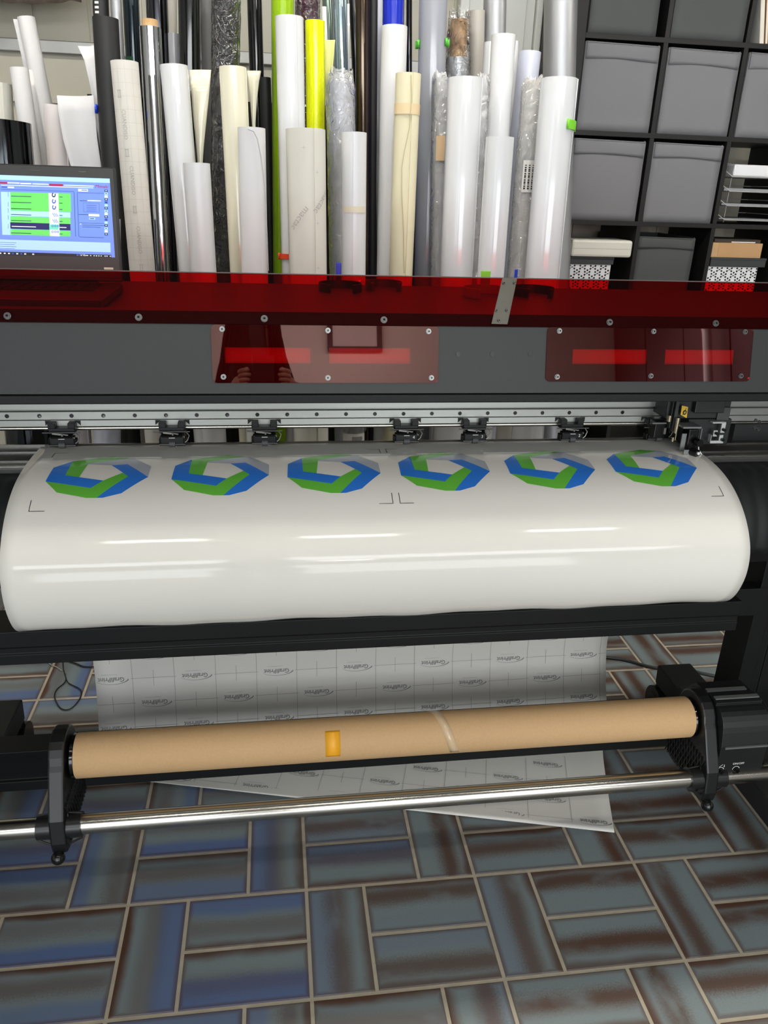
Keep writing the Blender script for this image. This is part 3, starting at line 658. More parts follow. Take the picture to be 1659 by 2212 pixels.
def tess(poly, n=7):
    from mathutils.geometry import tessellate_polygon
    vs = []; fs = []
    for t in tessellate_polygon([[Vector((x, y, 0)) for x, y in poly]]):
        A_, B_, C_ = [Vector(poly[i]) for i in t]; base = len(vs); idx = {}
        for i in range(n + 1):
            for j in range(n + 1 - i): idx[(i, j)] = len(vs); q_ = A_ + (B_ - A_) * (i / n) + (C_ - A_) * (j / n); vs.append((q_.x, q_.y))
        for i in range(n):
            for j in range(n - i):
                fs.append((idx[(i, j)], idx[(i + 1, j)], idx[(i, j + 1)]))
                if i + j < n - 1: fs.append((idx[(i + 1, j)], idx[(i + 1, j + 1)], idx[(i, j + 1)]))
    return vs, fs
TS = [(m_, tess(p_)) for m_, p_ in LG]
for lx in (-.4084, -.186, .028, .246, .464, .683):
    m = MB()
    for m_, (vs, fs) in TS: m.add([surf(x - O_ + lx, s, .0006) for x, s in vs], fs, m_)
    obj('printed_ring', m, [gb, gg, gy], pf)
m = MB()
def lineb(x0, s0, x1, s1, wd=.0012):
    if abs(x1 - x0) > abs(s1 - s0): q = [(x0, s0 - wd / 2), (x1, s0 - wd / 2), (x1, s0 + wd / 2), (x0, s0 + wd / 2)]; n = 1
    else: q = [(x0 - wd / 2, s0), (x0 + wd / 2, s0), (x0 + wd / 2, s1), (x0 - wd / 2, s1)]
    k = 6; rows = []
    for i in range(k + 1):
        if abs(x1 - x0) > abs(s1 - s0): x = x0 + (x1 - x0) * i / k; rows.append([surf(x, s0 - wd / 2, .0006), surf(x, s0 + wd / 2, .0006)])
        else: s = s0 + (s1 - s0) * i / k; rows.append([surf(x0 - wd / 2, s, .0006), surf(x0 + wd / 2, s, .0006)])
    m.grid(rows, smooth=False)
for (x, sg) in ((-.422, 1), (.2205, -1), (.234, 1), (.8805, -1)):
    lineb(x, .501, x + sg * .026, .501); lineb(x, .475, x, .501)
    lineb(x, .288, x + sg * .026, .288); lineb(x, .288, x, .312)
obj('crop_mark', m, gk, pf)
# backing side of the same sheet: it hangs behind the platen and lies out on the floor
LP = [(XS0, 1.66, .70), (XS0, 1.70, .58), (XS0, 1.745, .43), (XS0, 1.77, .28), (XS0, 1.755, .15), (-.462, 1.735, .06), (-.465, 1.72, .02), (-.470, 1.705, .006), (-.466, 1.690, .005), (-.44, 1.672, .005), (-.40, 1.654, .006)]
RP = [(XS1, 1.66, .70), (XS1, 1.70, .58), (XS1, 1.745, .43), (XS1, 1.77, .28), (XS1, 1.745, .17), (.912, 1.715, .09), (.905, 1.69, .04), (.892, 1.665, .012), (.868, 1.60, .005), (.828, 1.47, .004), (.788, 1.341, .012)]
LQ = cr(LP, 8); RQ = cr(RP, 8); FOLD = 7 * 8
def tail(t, u, o=0.0):
    i = min(int(t), len(LQ) - 2); f_ = t - i; a = LQ[i].lerp(LQ[i + 1], f_); b = RQ[i].lerp(RQ[i + 1], f_); p_ = a.lerp(b, u)
    a2 = LQ[i + 1].lerp(RQ[i + 1], u) - LQ[i].lerp(RQ[i], u); n = Vector((b - a)).cross(a2).normalized()
    if n.y > 0: n = -n
    if n.z < 0 and abs(n.z) > abs(n.y): n = -n
    return p_ + n * o
mb = MB(); mb.grid([[tail(t, i / 30) for i in range(31)] for t in range(len(LQ))])
liner = mat('printed_liner_paper', (232, 230, 223), .5, var=.015, scale=5)
lk = mat('liner_print_grey', (142, 142, 140), .6); lg = mat('liner_grid_grey', (168, 167, 162), .6)
tl = obj('liner_side', mb, liner, SH, solid=.0004); tag(tl, 'grey-white backing paper with repeated grey lettering')
# logos: rotated half a turn
swoosh = []
for k in range(17):
    t = k / 16; x = -.036 + .080 * t; swoosh.append((x, -.0065 - .0075 * math.sin(PI * min(1, t * 1.0) ** 1.0) * 1.0 + .016 * max(0, t - .72) ** 1 * 1.4))
def logo(mbx, fn):
    put_tris(mbx, text_tris('GrafiPrint', .0165), lambda a, b: fn(-a, -(b - .005)), 0)
    up = []; dn = []
    for k in range(17):
        t = k / 16; ang = math.radians(200 + 150 * t); x = .002 + .040 * math.cos(ang); y = .0 + .013 * math.sin(ang)
        wd = .0004 + .0030 * t ** 4; up.append((x + wd * .3, y + wd)); dn.append((x + wd * .6, y - .0003))
    # the tail of the swoosh curls up beside the last letter seen from the sheet's own head
    pts = [fn(-x + 0.0 if False else -(-x), y) for x, y in up] + [fn(x, y) for x, y in dn]
    mbx.add(pts, [(i, i + 1, 17 + i + 1, 17 + i) for i in range(16)], 0)
    mbx.add([fn(a, b) for a, b in ((-.024, .0125), (.016, .0125), (.016, .0131), (-.024, .0131))], [(0, 1, 2, 3)], 1)
TSUM = cum([(LQ[i] + RQ[i]) / 2 for i in range(FOLD + 1)])
def hang(x, s):                     # s metres down from the start of the hanging part
    s = min(max(s, 0), TSUM[-1] - 1e-4)
    for i in range(1, len(TSUM)):
        if s <= TSUM[i]: return tail(i - 1 + (s - TSUM[i - 1]) / (TSUM[i] - TSUM[i - 1]), (x - XS0) / (XS1 - XS0), .0009)
m = MB(); xc0 = aty(240, 1465, 1.768).x; z0_ = .43
def s_at_z(z):
    for i in range(len(TSUM)):
        if (LQ[i].z + RQ[i].z) / 2 < z: return TSUM[i]
    return TSUM[-1]
s0_ = s_at_z(aty(400, 1455, 1.765).z); dr = .064
for j in range(-5, 5):
    s = s0_ + j * dr
    if s < .02 or s > TSUM[-1] - .012: continue
    for i in range(-1, 8):
        cx_ = xc0 + .21 * i + (.105 if j % 2 else 0)
        if XS0 + .02 < cx_ < XS1 - .03: logo(m, lambda a, b, cx_=cx_, s=s: hang(cx_ + a, s - b))
        xl, xr_ = max(XS0, cx_ + .048), min(XS1, cx_ + .21 - .048)
        if xr_ - xl > .01: m.grid([[hang(xl + (xr_ - xl) * k / 6, s + .0005), hang(xl + (xr_ - xl) * k / 6, s - .0005)] for k in range(7)], 1, False)
        tx = cx_ + .105
        if XS0 < tx < XS1: m.grid([[hang(tx - .0005, s - .021 + .007 * k), hang(tx + .0005, s - .021 + .007 * k)] for k in range(7)], 1, False)
for i in range(0, 15):
    tx = xc0 - .0525 + .105 * i - .105
    if XS0 < tx < XS1: m.grid([[hang(tx - .0005, TSUM[-1] * k / 60), hang(tx + .0005, TSUM[-1] * k / 60)] for k in range(60)], 1, False)
obj('repeated_lettering', m, [lk, lg], tl, merge=False)
# lettering on the part that lies on the floor (the sheet is turned a little there)
m = MB(); Cn = Vector((.788, 1.341, 0)); E1 = Vector((-.968, .251, 0)); E2 = Vector((.272, .962, 0)); 
def flo(a, b):                      # a metres to the left of the corner, b metres up
    p_ = Cn + E1 * a + E2 * b; z = .0062 + .008 * max(0, 1 - b / .10) * max(0, 1 - a / .5); return Vector((p_.x, p_.y, z))
def inside(a, b):
    p_ = Cn + E1 * a + E2 * b
    return b > .012 and a > .004 and p_.y < 1.655 and p_.y < 1.62 + (.86 - p_.x) * .045
for j in range(0, 6):
    b = .030 + .066 * j
    for i in range(0, 7):
        a = .045 + .21 * i + (.105 if j % 2 else 0)
        if inside(a + .04, b - .012) and inside(a - .04, b + .014) and inside(a - .04, b - .014): logo(m, lambda x_, y_, a=a, b=b: flo(a - x_, b + y_))
        for (p0, p1) in (((a + .048, b), (a + .162, b)), ((a + .105, b - .02), (a + .105, b + .02))):
            if inside(*p0) and inside(*p1):
                v = (Vector(p1) - Vector(p0)).normalized(); w_ = Vector((-v.y, v.x)) * .0005
                m.add([flo(p0[0] + w_.x, p0[1] + w_.y), flo(p0[0] - w_.x, p0[1] - w_.y), flo(p1[0] - w_.x, p1[1] - w_.y), flo(p1[0] + w_.x, p1[1] + w_.y)], [(0, 1, 2, 3)], 1)
for i in range(0, 13):
    a = .0975 + .105 * i; k = 0
    for k in range(40):
        b0, b1 = .012 + .008 * k, .020 + .008 * k
        if inside(a, b0) and inside(a, b1): m.add([flo(a - .0005, b0), flo(a + .0005, b0), flo(a + .0005, b1), flo(a - .0005, b1)], [(0, 1, 2, 3)], 1)
obj('floor_lettering', m, [lk, lg], tl, merge=False)

# ================================================================== LAPTOP on the printer top
LP_ = empty('laptop', (-.45, 1.66, ZT), 'open black laptop standing on the printer top, screen showing a blue and green print queue', 'laptop')
hz = Vector((0, 1.735, ZT + .022)); la = math.radians(9); LU = Vector((0, math.sin(la), math.cos(la))); LN = Vector((0, -math.cos(la), math.sin(la)))
def lp(px, py, o=0.0): return onpl(px, py, hz + LN * o, LN)
xr_ = lp(256, 470).x; hT = (lp(120, 357) - hz).dot(LU); lw = .39; xl_ = xr_ - lw
def lq(x, h, o=0.0): return Vector((x, hz.y, hz.z)) + LU * h + LN * o
mb = MB(); mb.obox(lq((xl_ + xr_) / 2, hT / 2, -.004), (lw / 2, 0, 0), LU * hT / 2, LN * .0038); obj('lid', mb, mat('laptop_black', (20, 20, 20), .45), LP_, bevel=.002)
m = MB()
sx1 = lp(237.5, 386).x; sx0 = sx1 - .345; sh1 = (lp(180, 384) - hz).dot(LU); sh0 = (lp(180, 555) - hz).dot(LU)
def fr_(x0, x1, ha, hb): m.obox(lq((x0 + x1) / 2, (ha + hb) / 2, .0012), ((x1 - x0) / 2, 0, 0), LU * (hb - ha) / 2, LN * .0012)
fr_(xl_ + .004, xr_ - .004, sh1, hT - .003); fr_(xl_ + .004, xr_ - .004, .008, sh0); fr_(xl_ + .004, sx0, sh0, sh1); fr_(sx1, xr_ - .004, sh0, sh1)
bz = obj('bezel', m, mat('laptop_bezel', (58, 57, 53), .5), LP_)
m = MB()
for a, b in ((62, 84), (170, 184)):
    p0 = lp(a, 368 + (a - 62) * .03, .0026); m.box((p0.x, p0.y - .0005, p0.z), (p0.x + (b - a) * .001, p0.y, p0.z + .0012))
obj('rubber_bumper', m, BLKG(), bz)
mb = MB().box((xl_, 1.485, ZT + .002), (xr_, 1.735, ZT + .020)); bs_ = obj('keyboard_base', mb, mat('laptop_black', (20, 20, 20), .45), LP_, bevel=.003)
kb = MB()
for i in range(14):
    for j in range(5): kb.box((xl_ + .03 + i * .0235, 1.60 + j * .022, ZT + .0205), (xl_ + .05 + i * .0235, 1.618 + j * .022, ZT + .0225))
kk = obj('keys', kb, BLKG(), bs_); kk['kind'] = 'stuff'
obj('hinge', MB().cyl((xl_ + .05, 1.738, ZT + .018), (xr_ - .05, 1.738, ZT + .018), .007, n=16), BLKG(), LP_)
m = MB(); p0 = lp(236, 580, .003); m.box((p0.x - .010, p0.y - .001, p0.z - .002), (p0.x + .008, p0.y, p0.z + .002)); obj('sticker', m, mat('cream_sticker', (225, 224, 200), .5), bz)
# the screen picture, as flat coloured fields lying in the plane of the panel (all lit)
def em(name, rgb, k=1.0): return mat(name, rgb, .4, emit=.5 * k, coat=.0, spec=.2, var=.0)
scol = [em('screen_blue', (120, 150, 236)), em('screen_pale', (182, 222, 250)), em('screen_green', (112, 222, 104)), em('screen_navy', (44, 38, 100)), em('screen_white', (240, 248, 255)), em('screen_red', (176, 40, 80)),
        em('screen_ink', (30, 60, 90)), em('screen_taskbar', (48, 50, 52), .5), em('screen_midblue', (70, 96, 190)), em('screen_teal', (120, 220, 190))]
m = MB()
def sc_(x, y): return (x / 5.925, 340 + y / 5.925)
def sq_(pts, mi, o): m.add([lp(*sc_(x, y), o) for x, y in pts][::-1], [tuple(range(len(pts)))], mi)
def sr_(x0, y0, x1, y1, mi, o=.0008, sl=.030):       # a field whose long sides follow the slope of the screen in the shot
    f = lambda x: sl * x; sq_([(x0, y0 + f(x0) * 1), (x1, y0 + f(x1)), (x1 + (y1 - y0) * .035, y1 + f(x1)), (x0 + (y1 - y0) * .035, y1 + f(x0))], mi, o)
m.add([lq(sx0, sh0, .0004), lq(sx1, sh0, .0004), lq(sx1, sh1, .0004), lq(sx0, sh1, .0004)], [(0, 1, 2, 3)], 0)
sr_(-700, 222, 1410, 285, 1); sr_(-400, 312, 95, 335, 5); sr_(630, 318, 805, 345, 5); sr_(95, 315, 250, 328, 4); sr_(260, 318, 400, 332, 4); sr_(415, 320, 620, 332, 4); sr_(820, 326, 1200, 336, 4)
sr_(10, 350, 1195, 358, 4); sr_(20, 372, 90, 386, 8); sr_(98, 370, 180, 388, 4)
sr_(10, 405, 945, 412, 8); sr_(10, 440, 130, 990, 1); sr_(130, 438, 620, 675, 2); sr_(130, 677, 900, 745, 1); sr_(130, 750, 900, 830, 2); sr_(130, 826, 900, 908, 3, .0010); sr_(130, 912, 900, 985, 2)
sr_(745, 436, 903, 672, 2); sr_(620, 438, 745, 988, 4, .0012); sr_(630, 838, 748, 905, 9, .0014)
for y in (486, 565, 645, 722, 798, 958): sr_(140, y, 400, y + 8, 6, .0016); sr_(760, y - 6, 800, y + 2, 6, .0016)
sr_(150, 872, 460, 882, 4, .0016); sr_(765, 868, 850, 878, 4, .0016)
for y in (445, 570, 650, 738, 852): sq_([(100, y), (104, y), (108, y + 60), (104, y + 60)], 8, .0016)
for k, y in enumerate((480, 560, 638)):
    cx_, cy_ = 688 + k * 2, y; n_ = 14; vs = []
    for q_ in (1, .5):
        for i in range(n_ + 1):
            a = math.radians(-40 + 290 * i / n_); vs.append(lp(*sc_(cx_ + 26 * q_ * math.cos(a), cy_ + 32 * q_ * math.sin(a)), .0018))
    m.add(vs, [(i, n_ + 1 + i, n_ + 2 + i, i + 1) for i in range(n_)], 8 if k else 6)
for y in (712, 790):
    for d_ in (0, 22, 44): sq_([(665 + d_, y), (673 + d_, y), (708 + d_, y + 50), (700 + d_, y + 50)], 8, .0018)
for y, mi in ((878, 2), (952, 6)):
    for x in (672, 708, 742):
        vs = [lp(*sc_(x + 14 * q_ * math.cos(2 * PI * i / 10), y + 15 * q_ * math.sin(2 * PI * i / 10)), .0018) for q_ in (1, .55) for i in range(10)]
        m.add(vs, [(i, 10 + i, 10 + (i + 1) % 10, (i + 1) % 10) for i in range(10)], 8)
sr_(945, 412, 950, 985, 6, .001); sr_(985, 412, 992, 985, 8, .001); sr_(1000, 372, 1125, 405, 4, .001); sr_(1010, 380, 1035, 396, 4, .0014); sr_(1040, 382, 1115, 392, 8, .0014)
sr_(1000, 418, 1330, 424, 8); sr_(1020, 520, 1110, 526, 6); sr_(1120, 512, 1290, 524, 4)
for (a, b, c_, d_) in ((1065, 548, 1270, 551), (1065, 662, 1270, 665), (1065, 548, 1068, 662), (1266, 548, 1270, 662)): sr_(a, b, c_, d_, 8)
for y in (575, 600, 622, 648): sr_(1108, y, 1235, y + 6, 8)
sr_(1005, 697, 1130, 703, 6); sr_(1135, 690, 1270, 718, 4); sr_(1140, 735, 1218, 760, 1); sr_(1150, 742, 1205, 752, 6, .0014)
sr_(1015, 805, 1340, 809, 6); sr_(1025, 815, 1040, 826, 4); sr_(1055, 832, 1340, 837, 6); sr_(1055, 855, 1290, 860, 6); sr_(1015, 985, 1330, 990, 6)
for k in range(16): sr_(1338, 372 + k * 37, 1378, 372 + k * 37 + 30, (6, 1, 4, 6, 8, 1)[k % 6], .0012); sr_(1350, 380 + k * 37, 1366, 380 + k * 37 + 12, (4, 6, 1)[k % 3], .0016)
sr_(-700, 1050, 1412, 1172, 1)
for k, y in enumerate((1085, 1110, 1135, 1160)): sr_(0, y, 210 - 20 * (k % 2), y + 5, 8, .0012)
sr_(-700, 1205, 1425, 1250, 7, .001)
for x in (5, 60, 115, 165, 220, 272, 322, 425): sr_(x - 12, 1218, x + 12, 1234, (4, 4, 8, 4, 8, 4, 5, 4)[int(x / 60) % 8], .0014)
sr_(980, 1212, 1008, 1230, 8, .0014)
put_tris(m, text_tris('16°C', .0052, 0, 'LEFT'), lambda a, b: lp(*sc_(1020, 1262), .0014) + Vector((a, 0, 0)) + LU * b, 4)
for x in (1075, 1100, 1120, 1160, 1205, 1235, 1265, 1295, 1345, 1370, 1412): sr_(x - 8, 1217, x + 8, 1228, 4, .0014)
c0 = lp(*sc_(1300, 392), .0014); put_tris(m, text_tris('Mimaki', .0088, .25), lambda a, b: c0 + Vector((a, 0, 0)) + LU * b, 5)
obj('screen', m, scol, LP_, merge=False)

# ================================================================== SPRING CLIPS (snap bands for rolls)
def snap_clip(name_label, c, ax, r, hgt, th, a0, a1, rgb, tabs, cat='roll clip', matname='clip'):
    """open ring round the axis ax, with upright finger tabs at given angles"""
    ax = Vector(ax).normalized(); u = ax.orthogonal().normalized() if abs(ax.z) < .9 else (Vector((1, 0, 0)) - Vector((1, 0, 0)).dot(ax) * ax).normalized(); v = ax.cross(u)
    m = MB(); n = 36; rows = []
    for i in range(n + 1):
        a = math.radians(a0 + (a1 - a0) * i / n); d = u * math.cos(a) + v * math.sin(a); b = c + d * r
        rows.append([b, b + ax * hgt, b + ax * hgt + d * th, b + d * th, b])
    m.grid(rows); 
    for i in (0, n): m.add(rows[i][:4], [(0, 1, 2, 3)])
    for e in (a0, a1):
        a = math.radians(e); d = u * math.cos(a) + v * math.sin(a); t_ = ax.cross(d); b = c + d * (r + th * 2.4) + ax * hgt / 2
        m.obox(b, d * th * 2.2, t_ * th * .6, ax * hgt / 2)
    root = empty('roll_clip', c, name_label, cat)
    mt_ = mat(matname, rgb, .35)
    obj('band', m, mt_, root, bevel=.0006)
    for a_, hh, ww in tabs:
        a = math.radians(a_); d = u * math.cos(a) + v * math.sin(a); t_ = ax.cross(d)
        obj('finger_tab', MB().obox(c + d * (r + th * .8) + ax * (hgt + hh) / 2 * 1.0, t_ * ww / 2, d * th * .7, ax * (hgt + hh) / 2), mt_, root, bevel=.0015)
    return root
z = ZT + .0005
def ctop(px, py): return atz(px, py, z)
c = ctop(735, 628); snap_clip('blue plastic clip with upright tab on the printer top, left of centre', c, (0, 0, 1), .046, .018, .0025, -58, 238, (24, 60, 190), [(268 if False else 90, .038, .012)], matname='blue_clip')
c = ctop(797, 630); snap_clip('dark plastic clip lying on the printer top beside the blue tabbed clip', c + Vector((.04, .05, 0)), (0, 0, 1), .040, .018, .0025, -50, 230, (60, 45, 60), [], matname='dark_clip')
c = ctop(1050, 640); snap_clip('green plastic clip on the printer top behind the steel strap', c, (0, 0, 1), .050, .020, .0025, -60, 240, (130, 215, 50), [(80, .030, .022)], matname='green_clip')
c = ctop(1150, 640); snap_clip('blue plastic clip on the printer top, right of the steel strap', c + Vector((.004, .012, 0)), (0, 0, 1), .045, .020, .0025, -60, 240, (24, 60, 200), [(135, .034, .012)], matname='blue_clip')

# ================================================================== ROLLS behind the printer
LEAN = .045
def vmat(kind):
    T = {
     'white': lambda: mat('roll_white_gloss', (218, 219, 221), .09, coat=.4, var=.02, scale=2),
     'whitem': lambda: mat('roll_white_satin', (216, 216, 217), .3, var=.02, scale=3),
     'lilac': lambda: mat('roll_lilac_white', (198, 201, 216), .2, var=.02),
     'cream': lambda: mat('roll_cream_gloss', (226, 221, 198), .1, coat=.3, var=.02),
     'paper': lambda: mat('roll_white_paper', (215, 214, 214), .75, var=.02),
     'pinkpaper': lambda: mat('roll_warm_paper', (216, 208, 206), .7, var=.02),
     'liner': lambda: mat('roll_liner_paper', (212, 209, 198), .6, var=.03, scale=4),
     'grid': lambda: mat('roll_grid_liner', (216, 212, 204), .6, var=.03, scale=4),
     'manila': lambda: mat('roll_manila_paper', (222, 214, 182), .7, var=.04, scale=5, bump=.1, bscale=8),
     'black': lambda: mat('roll_black_matt', (30, 30, 30), .55, var=.05),
     'blackg': lambda: mat('roll_black_gloss', (13, 13, 15), .12, coat=.6),
     'grey': lambda: mat('roll_grey', (92, 92, 92), .5),
     'dgrey': lambda: mat('roll_dark_grey', (58, 58, 58), .5),
     'lgrey': lambda: mat('roll_light_grey', (160, 161, 166), .3, coat=.3),
     'ggrey': lambda: mat('roll_clear_grey', (150, 152, 160), .14, coat=.5),
     'bgrey': lambda: mat('roll_beige_grey', (166, 162, 154), .4),
     'chrome': lambda: mat('roll_chrome_film', (215, 216, 220), .10, 1.0, bump=.05, bscale=12, stretch=(6, 6, .4)),
     'dchrome': lambda: mat('roll_dark_chrome', (92, 92, 98), .10, 1.0, bump=.05, bscale=12, stretch=(6, 6, .4)),
     'bchrome': lambda: mat('roll_black_chrome', (58, 60, 62), .08, 1.0, bump=.04, bscale=10, stretch=(8, 8, .3)),
     'lime': lambda: mat('roll_lime_green', (142, 180, 16), .2, coat=.5),
     'yellow': lambda: mat('roll_neon_yellow', (226, 234, 0), .16, coat=.5, emit=None),
     'maroon': lambda: mat('roll_maroon', (86, 20, 52), .2, coat=.5),
     'blue': lambda: mat('roll_blue', (32, 50, 180), .15, coat=.6),
     'silver': lambda: mat('roll_silver', (176, 177, 180), .42, .7),
     'iris': lambda: mat('roll_pearl_film', (176, 196, 204), .12, .75, coat=.5),
     'iris2': lambda: mat('roll_green_pearl_film', (128, 146, 136), .14, .7, coat=.5),
     'bronze': lambda: mat('roll_bronze_film', (88, 74, 62), .12, .85, coat=.4),
     'teal': lambda: mat('roll_dark_teal', (32, 44, 52), .12, .5, coat=.5)}
    return T[kind]()
def lean_hit(px, py, YT, zT):          # meets the plane that leans away from the camera with height
    d = ray(px, py); t = (YT - LEAN * zT - CAM.y + LEAN * CAM.z) / (d.y - LEAN * d.z); return CAM + d * t
def axis(top, bot, Y):
    (a, b, y), (cx2, y2) = top, bot
    T = aty((a + b) / 2, y, Y); r = ((aty(b, y, Y) - aty(a, y, Y)).length) / 2
    B = lean_hit(cx2, y2, Y, T.z); d = (B - T).normalized(); base = T + d * ((T.z - .004) / -d.z)
    return T, base, r * .985
WRAPC = film_mat('shiny_plastic_wrap', (.96, .96, .96), gloss=.05, rough=.10, bump=1.0, bscale=30, haze=.015)
WRAP = film_mat('clear_plastic_wrap', (.97, .97, .97), gloss=.04, rough=.12, bump=1.0, bscale=26, haze=.32, hazecol=(.9, .9, .9))
def film(m, T, B, r, seam=None, wall=None, step=.0012, n=44, mi=0):
    """hollow roll of film with a spiral step where the sheet ends"""
    d = (T - B).normalized(); u = (Vector((1, 0, 0)) - Vector((1, 0, 0)).dot(d) * d).normalized(); v = d.cross(u)
    wall = wall or min(.009, r * .28); s0 = math.radians(seam if seam is not None else 95)
    ring = []
    for i in range(n + 1):
        a = s0 + 2 * PI * i / n; rr = r - step * i / n; ring.append((u * math.cos(a) + v * math.sin(a), rr))
    rows = [[B + q * rr for q, rr in ring], [T + q * rr for q, rr in ring]]
    L_ = (T - B).length; k = 10; rows = [[B + (T - B) * (j / k) + q * rr for q, rr in ring] for j in range(k + 1)]
    m.grid(rows, mi)
    m.grid([[T + q * rr for q, rr in ring], [T + q * (r - wall) for q, rr in ring], [T - d * .12 + q * (r - wall) for q, rr in ring]], mi)
    for p0 in (0,):
        q0, r0 = ring[0]; q1, r1 = ring[-1]; m.add([B + q0 * r0, B + q1 * r1, T + q1 * r1, T + q0 * r0], [(0, 1, 2, 3)], mi)
    m.grid([[B + q * (r - wall) for q, rr in ring], [B + q * rr for q, rr in ring]], mi)
    return d, u, v
ROLLS = []
def roll(label, kind, top, bot, Y, name='film_roll', seam=None, core=0.0, wrap=None, group=None, cat='roll', dec=None, step=.0012, clipwrap=0.0, bag=None, extra=None):
    T, B, r = axis(top, bot, Y)
    root = empty(name, B, label, cat, group); m = MB(); d, u, v = film(m, T, B, r, seam, step=step)
    f = obj('rolled_film', m, vmat(kind), root)
    if core:
        obj('cardboard_core', MB().tube(T - d * .10, T + d * core, r - min(.009, r * .28) - .0002, r * .55, n=36), BROWN(), root)
    if wrap:
        wr = MB(); rows = []; n = 40; k = 46; h0_, h1_ = wrap; rnd = random.Random(int(T.x * 1000))
        L_ = (T - B).length
        for j in range(k + 1):
            t = j / k; row = []; h = -h1_ + (h0_ + h1_) * t
            for i in range(n + 1):
                a = 2 * PI * i / n; q = u * math.cos(a) + v * math.sin(a)
                nz = mnoise.noise(Vector((math.cos(a) * 2.2, math.sin(a) * 2.2, h * 22 + T.x * 9))) + .6 * mnoise.noise(Vector((math.cos(a) * 5, math.sin(a) * 5, h * 60)))
                rr = r + .004 + .0035 * abs(nz) + (.006 * max(0, 1 - (h0_ - h) / .05) if h0_ < 0 else 0)
                if h > 0: rr = (r * (1 - .25 * (h / max(h0_, .001))) + .003) + .008 * nz * min(1, h / max(h0_, .001) * 1.5)
                row.append(T + d * (h + (.010 * nz if t > .97 else 0)) + q * rr)
            rows.append(row)
        wr.grid(rows); obj('plastic_wrap', wr, WRAPC if kind in ('black', 'maroon') or bag else WRAP, root)
    R_ = dict(root=root, T=T, B=B, r=r, d=d, u=u, v=v, film=f); ROLLS.append(R_); return R_
def on_roll(R, ang, h, o=.0006):
    """point on the skin of a roll: angle in degrees (270 faces the camera), h metres below the top"""
    a = math.radians(ang); return R['T'] - R['d'] * h + (R['u'] * math.cos(a) + R['v'] * math.sin(a)) * (R['r'] + o)
def band(R, name, h, hgt, a0, a1, m_, o=.0008, n=18, label=None):
    m = MB(); m.grid([[on_roll(R, a0 + (a1 - a0) * i / n, h + hgt * j, o) for j in (1, 0)] for i in range(n + 1)])
    return obj(name, m, m_, R['root'])
def clip_on(R, h, hgt, a0, a1, rgb, label, mn):
    root = empty('roll_clip', on_roll(R, 270, h), label, 'roll clip'); m = MB(); n = 20
    rows = [[on_roll(R, a0 + (a1 - a0) * i / n, h + j * hgt, .0012 + k * .0028) for (j, k) in ((0, 0), (0, 1), (1, 1), (1, 0), (0, 0))] for i in range(n + 1)]
    m.grid(rows)
    for a in (a0, a1):
        m.add([on_roll(R, a, h - .002, .001), on_roll(R, a, h + hgt + .002, .001), on_roll(R, a, h + hgt + .002, .009), on_roll(R, a, h - .002, .009)], [(0, 1, 2, 3)])
    obj('band', m, mat(mn, rgb, .35), root, solid=.001)
def flap(R, name, pts, Y, kind, bulge=.0, solid=.0005, parent=None):
    """loose sheet edge: list of (left px, right px, y px)"""
    m = MB(); rows = []
    for a, b, y in pts:
        row = []
        for i in range(9):
            t = i / 8; p_ = aty(a + (b - a) * t, y, Y); row.append(p_ + Vector((0, bulge * math.sin(PI * t), 0)))
        rows.append(row)
    m.grid(rows[::-1]); return obj(name, m, vmat(kind) if isinstance(kind, str) else kind, parent or R['root'], solid=solid)
thin = mat('roll_print_grey', (176, 174, 168), .6); 
def skin_text(m, R, txt, size, ang, h, mi=0, rot=90, mirror=False):
    ca, sa = math.cos(math.radians(rot)), math.sin(math.radians(rot))
    def fn(a, b):
        x = a * ca - b * sa; y = a * sa + b * ca; return on_roll(R, ang + math.degrees(x / R['r']), h - y, .0009)
    put_tris(m, text_tris(txt, size), fn, mi)

def hpx(R, px, py):
    q = lean_hit(px, py, (R['T'] - R['v'] * 0).y, R['T'].z); return (R['T'] - q).length
A, Bq, Cq, Dq, Eq = 2.32, 2.45, 2.58, 2.72, 2.87
# ---- left group
roll('glossy black mirror film roll behind the laptop, farthest left', 'bchrome', (-60, 67, 262), (12, 352), 2.38)
r_ = roll('greyish sketch paper roll at the left edge above the black mirror roll', 'liner', (-28, 26, 180), (6, 300), 2.60, seam=300, step=.003)
r_ = roll('plain white paper roll with a loose edge, second from the left edge', 'paper', (21, 62, 147), (72, 352), 2.56)
flap(r_, 'loose_edge', [(62, 70, 150), (70, 84, 220), (80, 97, 290), (92, 103, 352), (110, 120, 460)], 2.60, 'paper', .004)
r_ = roll('white paper roll leaning strongly against the wall, top left', 'paper', (37, 77, 38), (93, 215), 2.95, seam=200, step=.004)
flap(r_, 'loose_edge', [(28, 40, 41), (36, 46, 75), (46, 54, 120), (58, 66, 180)], 2.96, 'paper', .003)
roll('short warm white paper roll behind the laptop, its top level with the rail', 'pinkpaper', (91, 146, 228), (128, 352), 2.52, seam=330, step=.004)
r_ = roll('curved open sheet of grey-white paper behind the laptop corner', 'lgrey', (140, 176, 235), (178, 352), 2.52, name='paper_sheet_roll')
flap(r_, 'loose_edge', [(123, 202, 206), (126, 205, 240), (136, 210, 300), (152, 218, 355), (170, 226, 420)], 2.46, 'paper', .02)
r_ = roll('thin curled translucent sheet with small print, left of the black matt roll', 'liner', (196, 210, 99), (222, 250), 2.60, name='thin_sheet_roll')
flap(r_, 'loose_edge', [(168, 204, 99), (182, 210, 130), (196, 216, 190), (208, 222, 270), (222, 230, 357)], 2.54, 'paper', .006)
rB = roll('tall matt black roll with a white inner rim, behind the laptop corner', 'black', (199, 257, 40), (246, 355), Bq + .0)
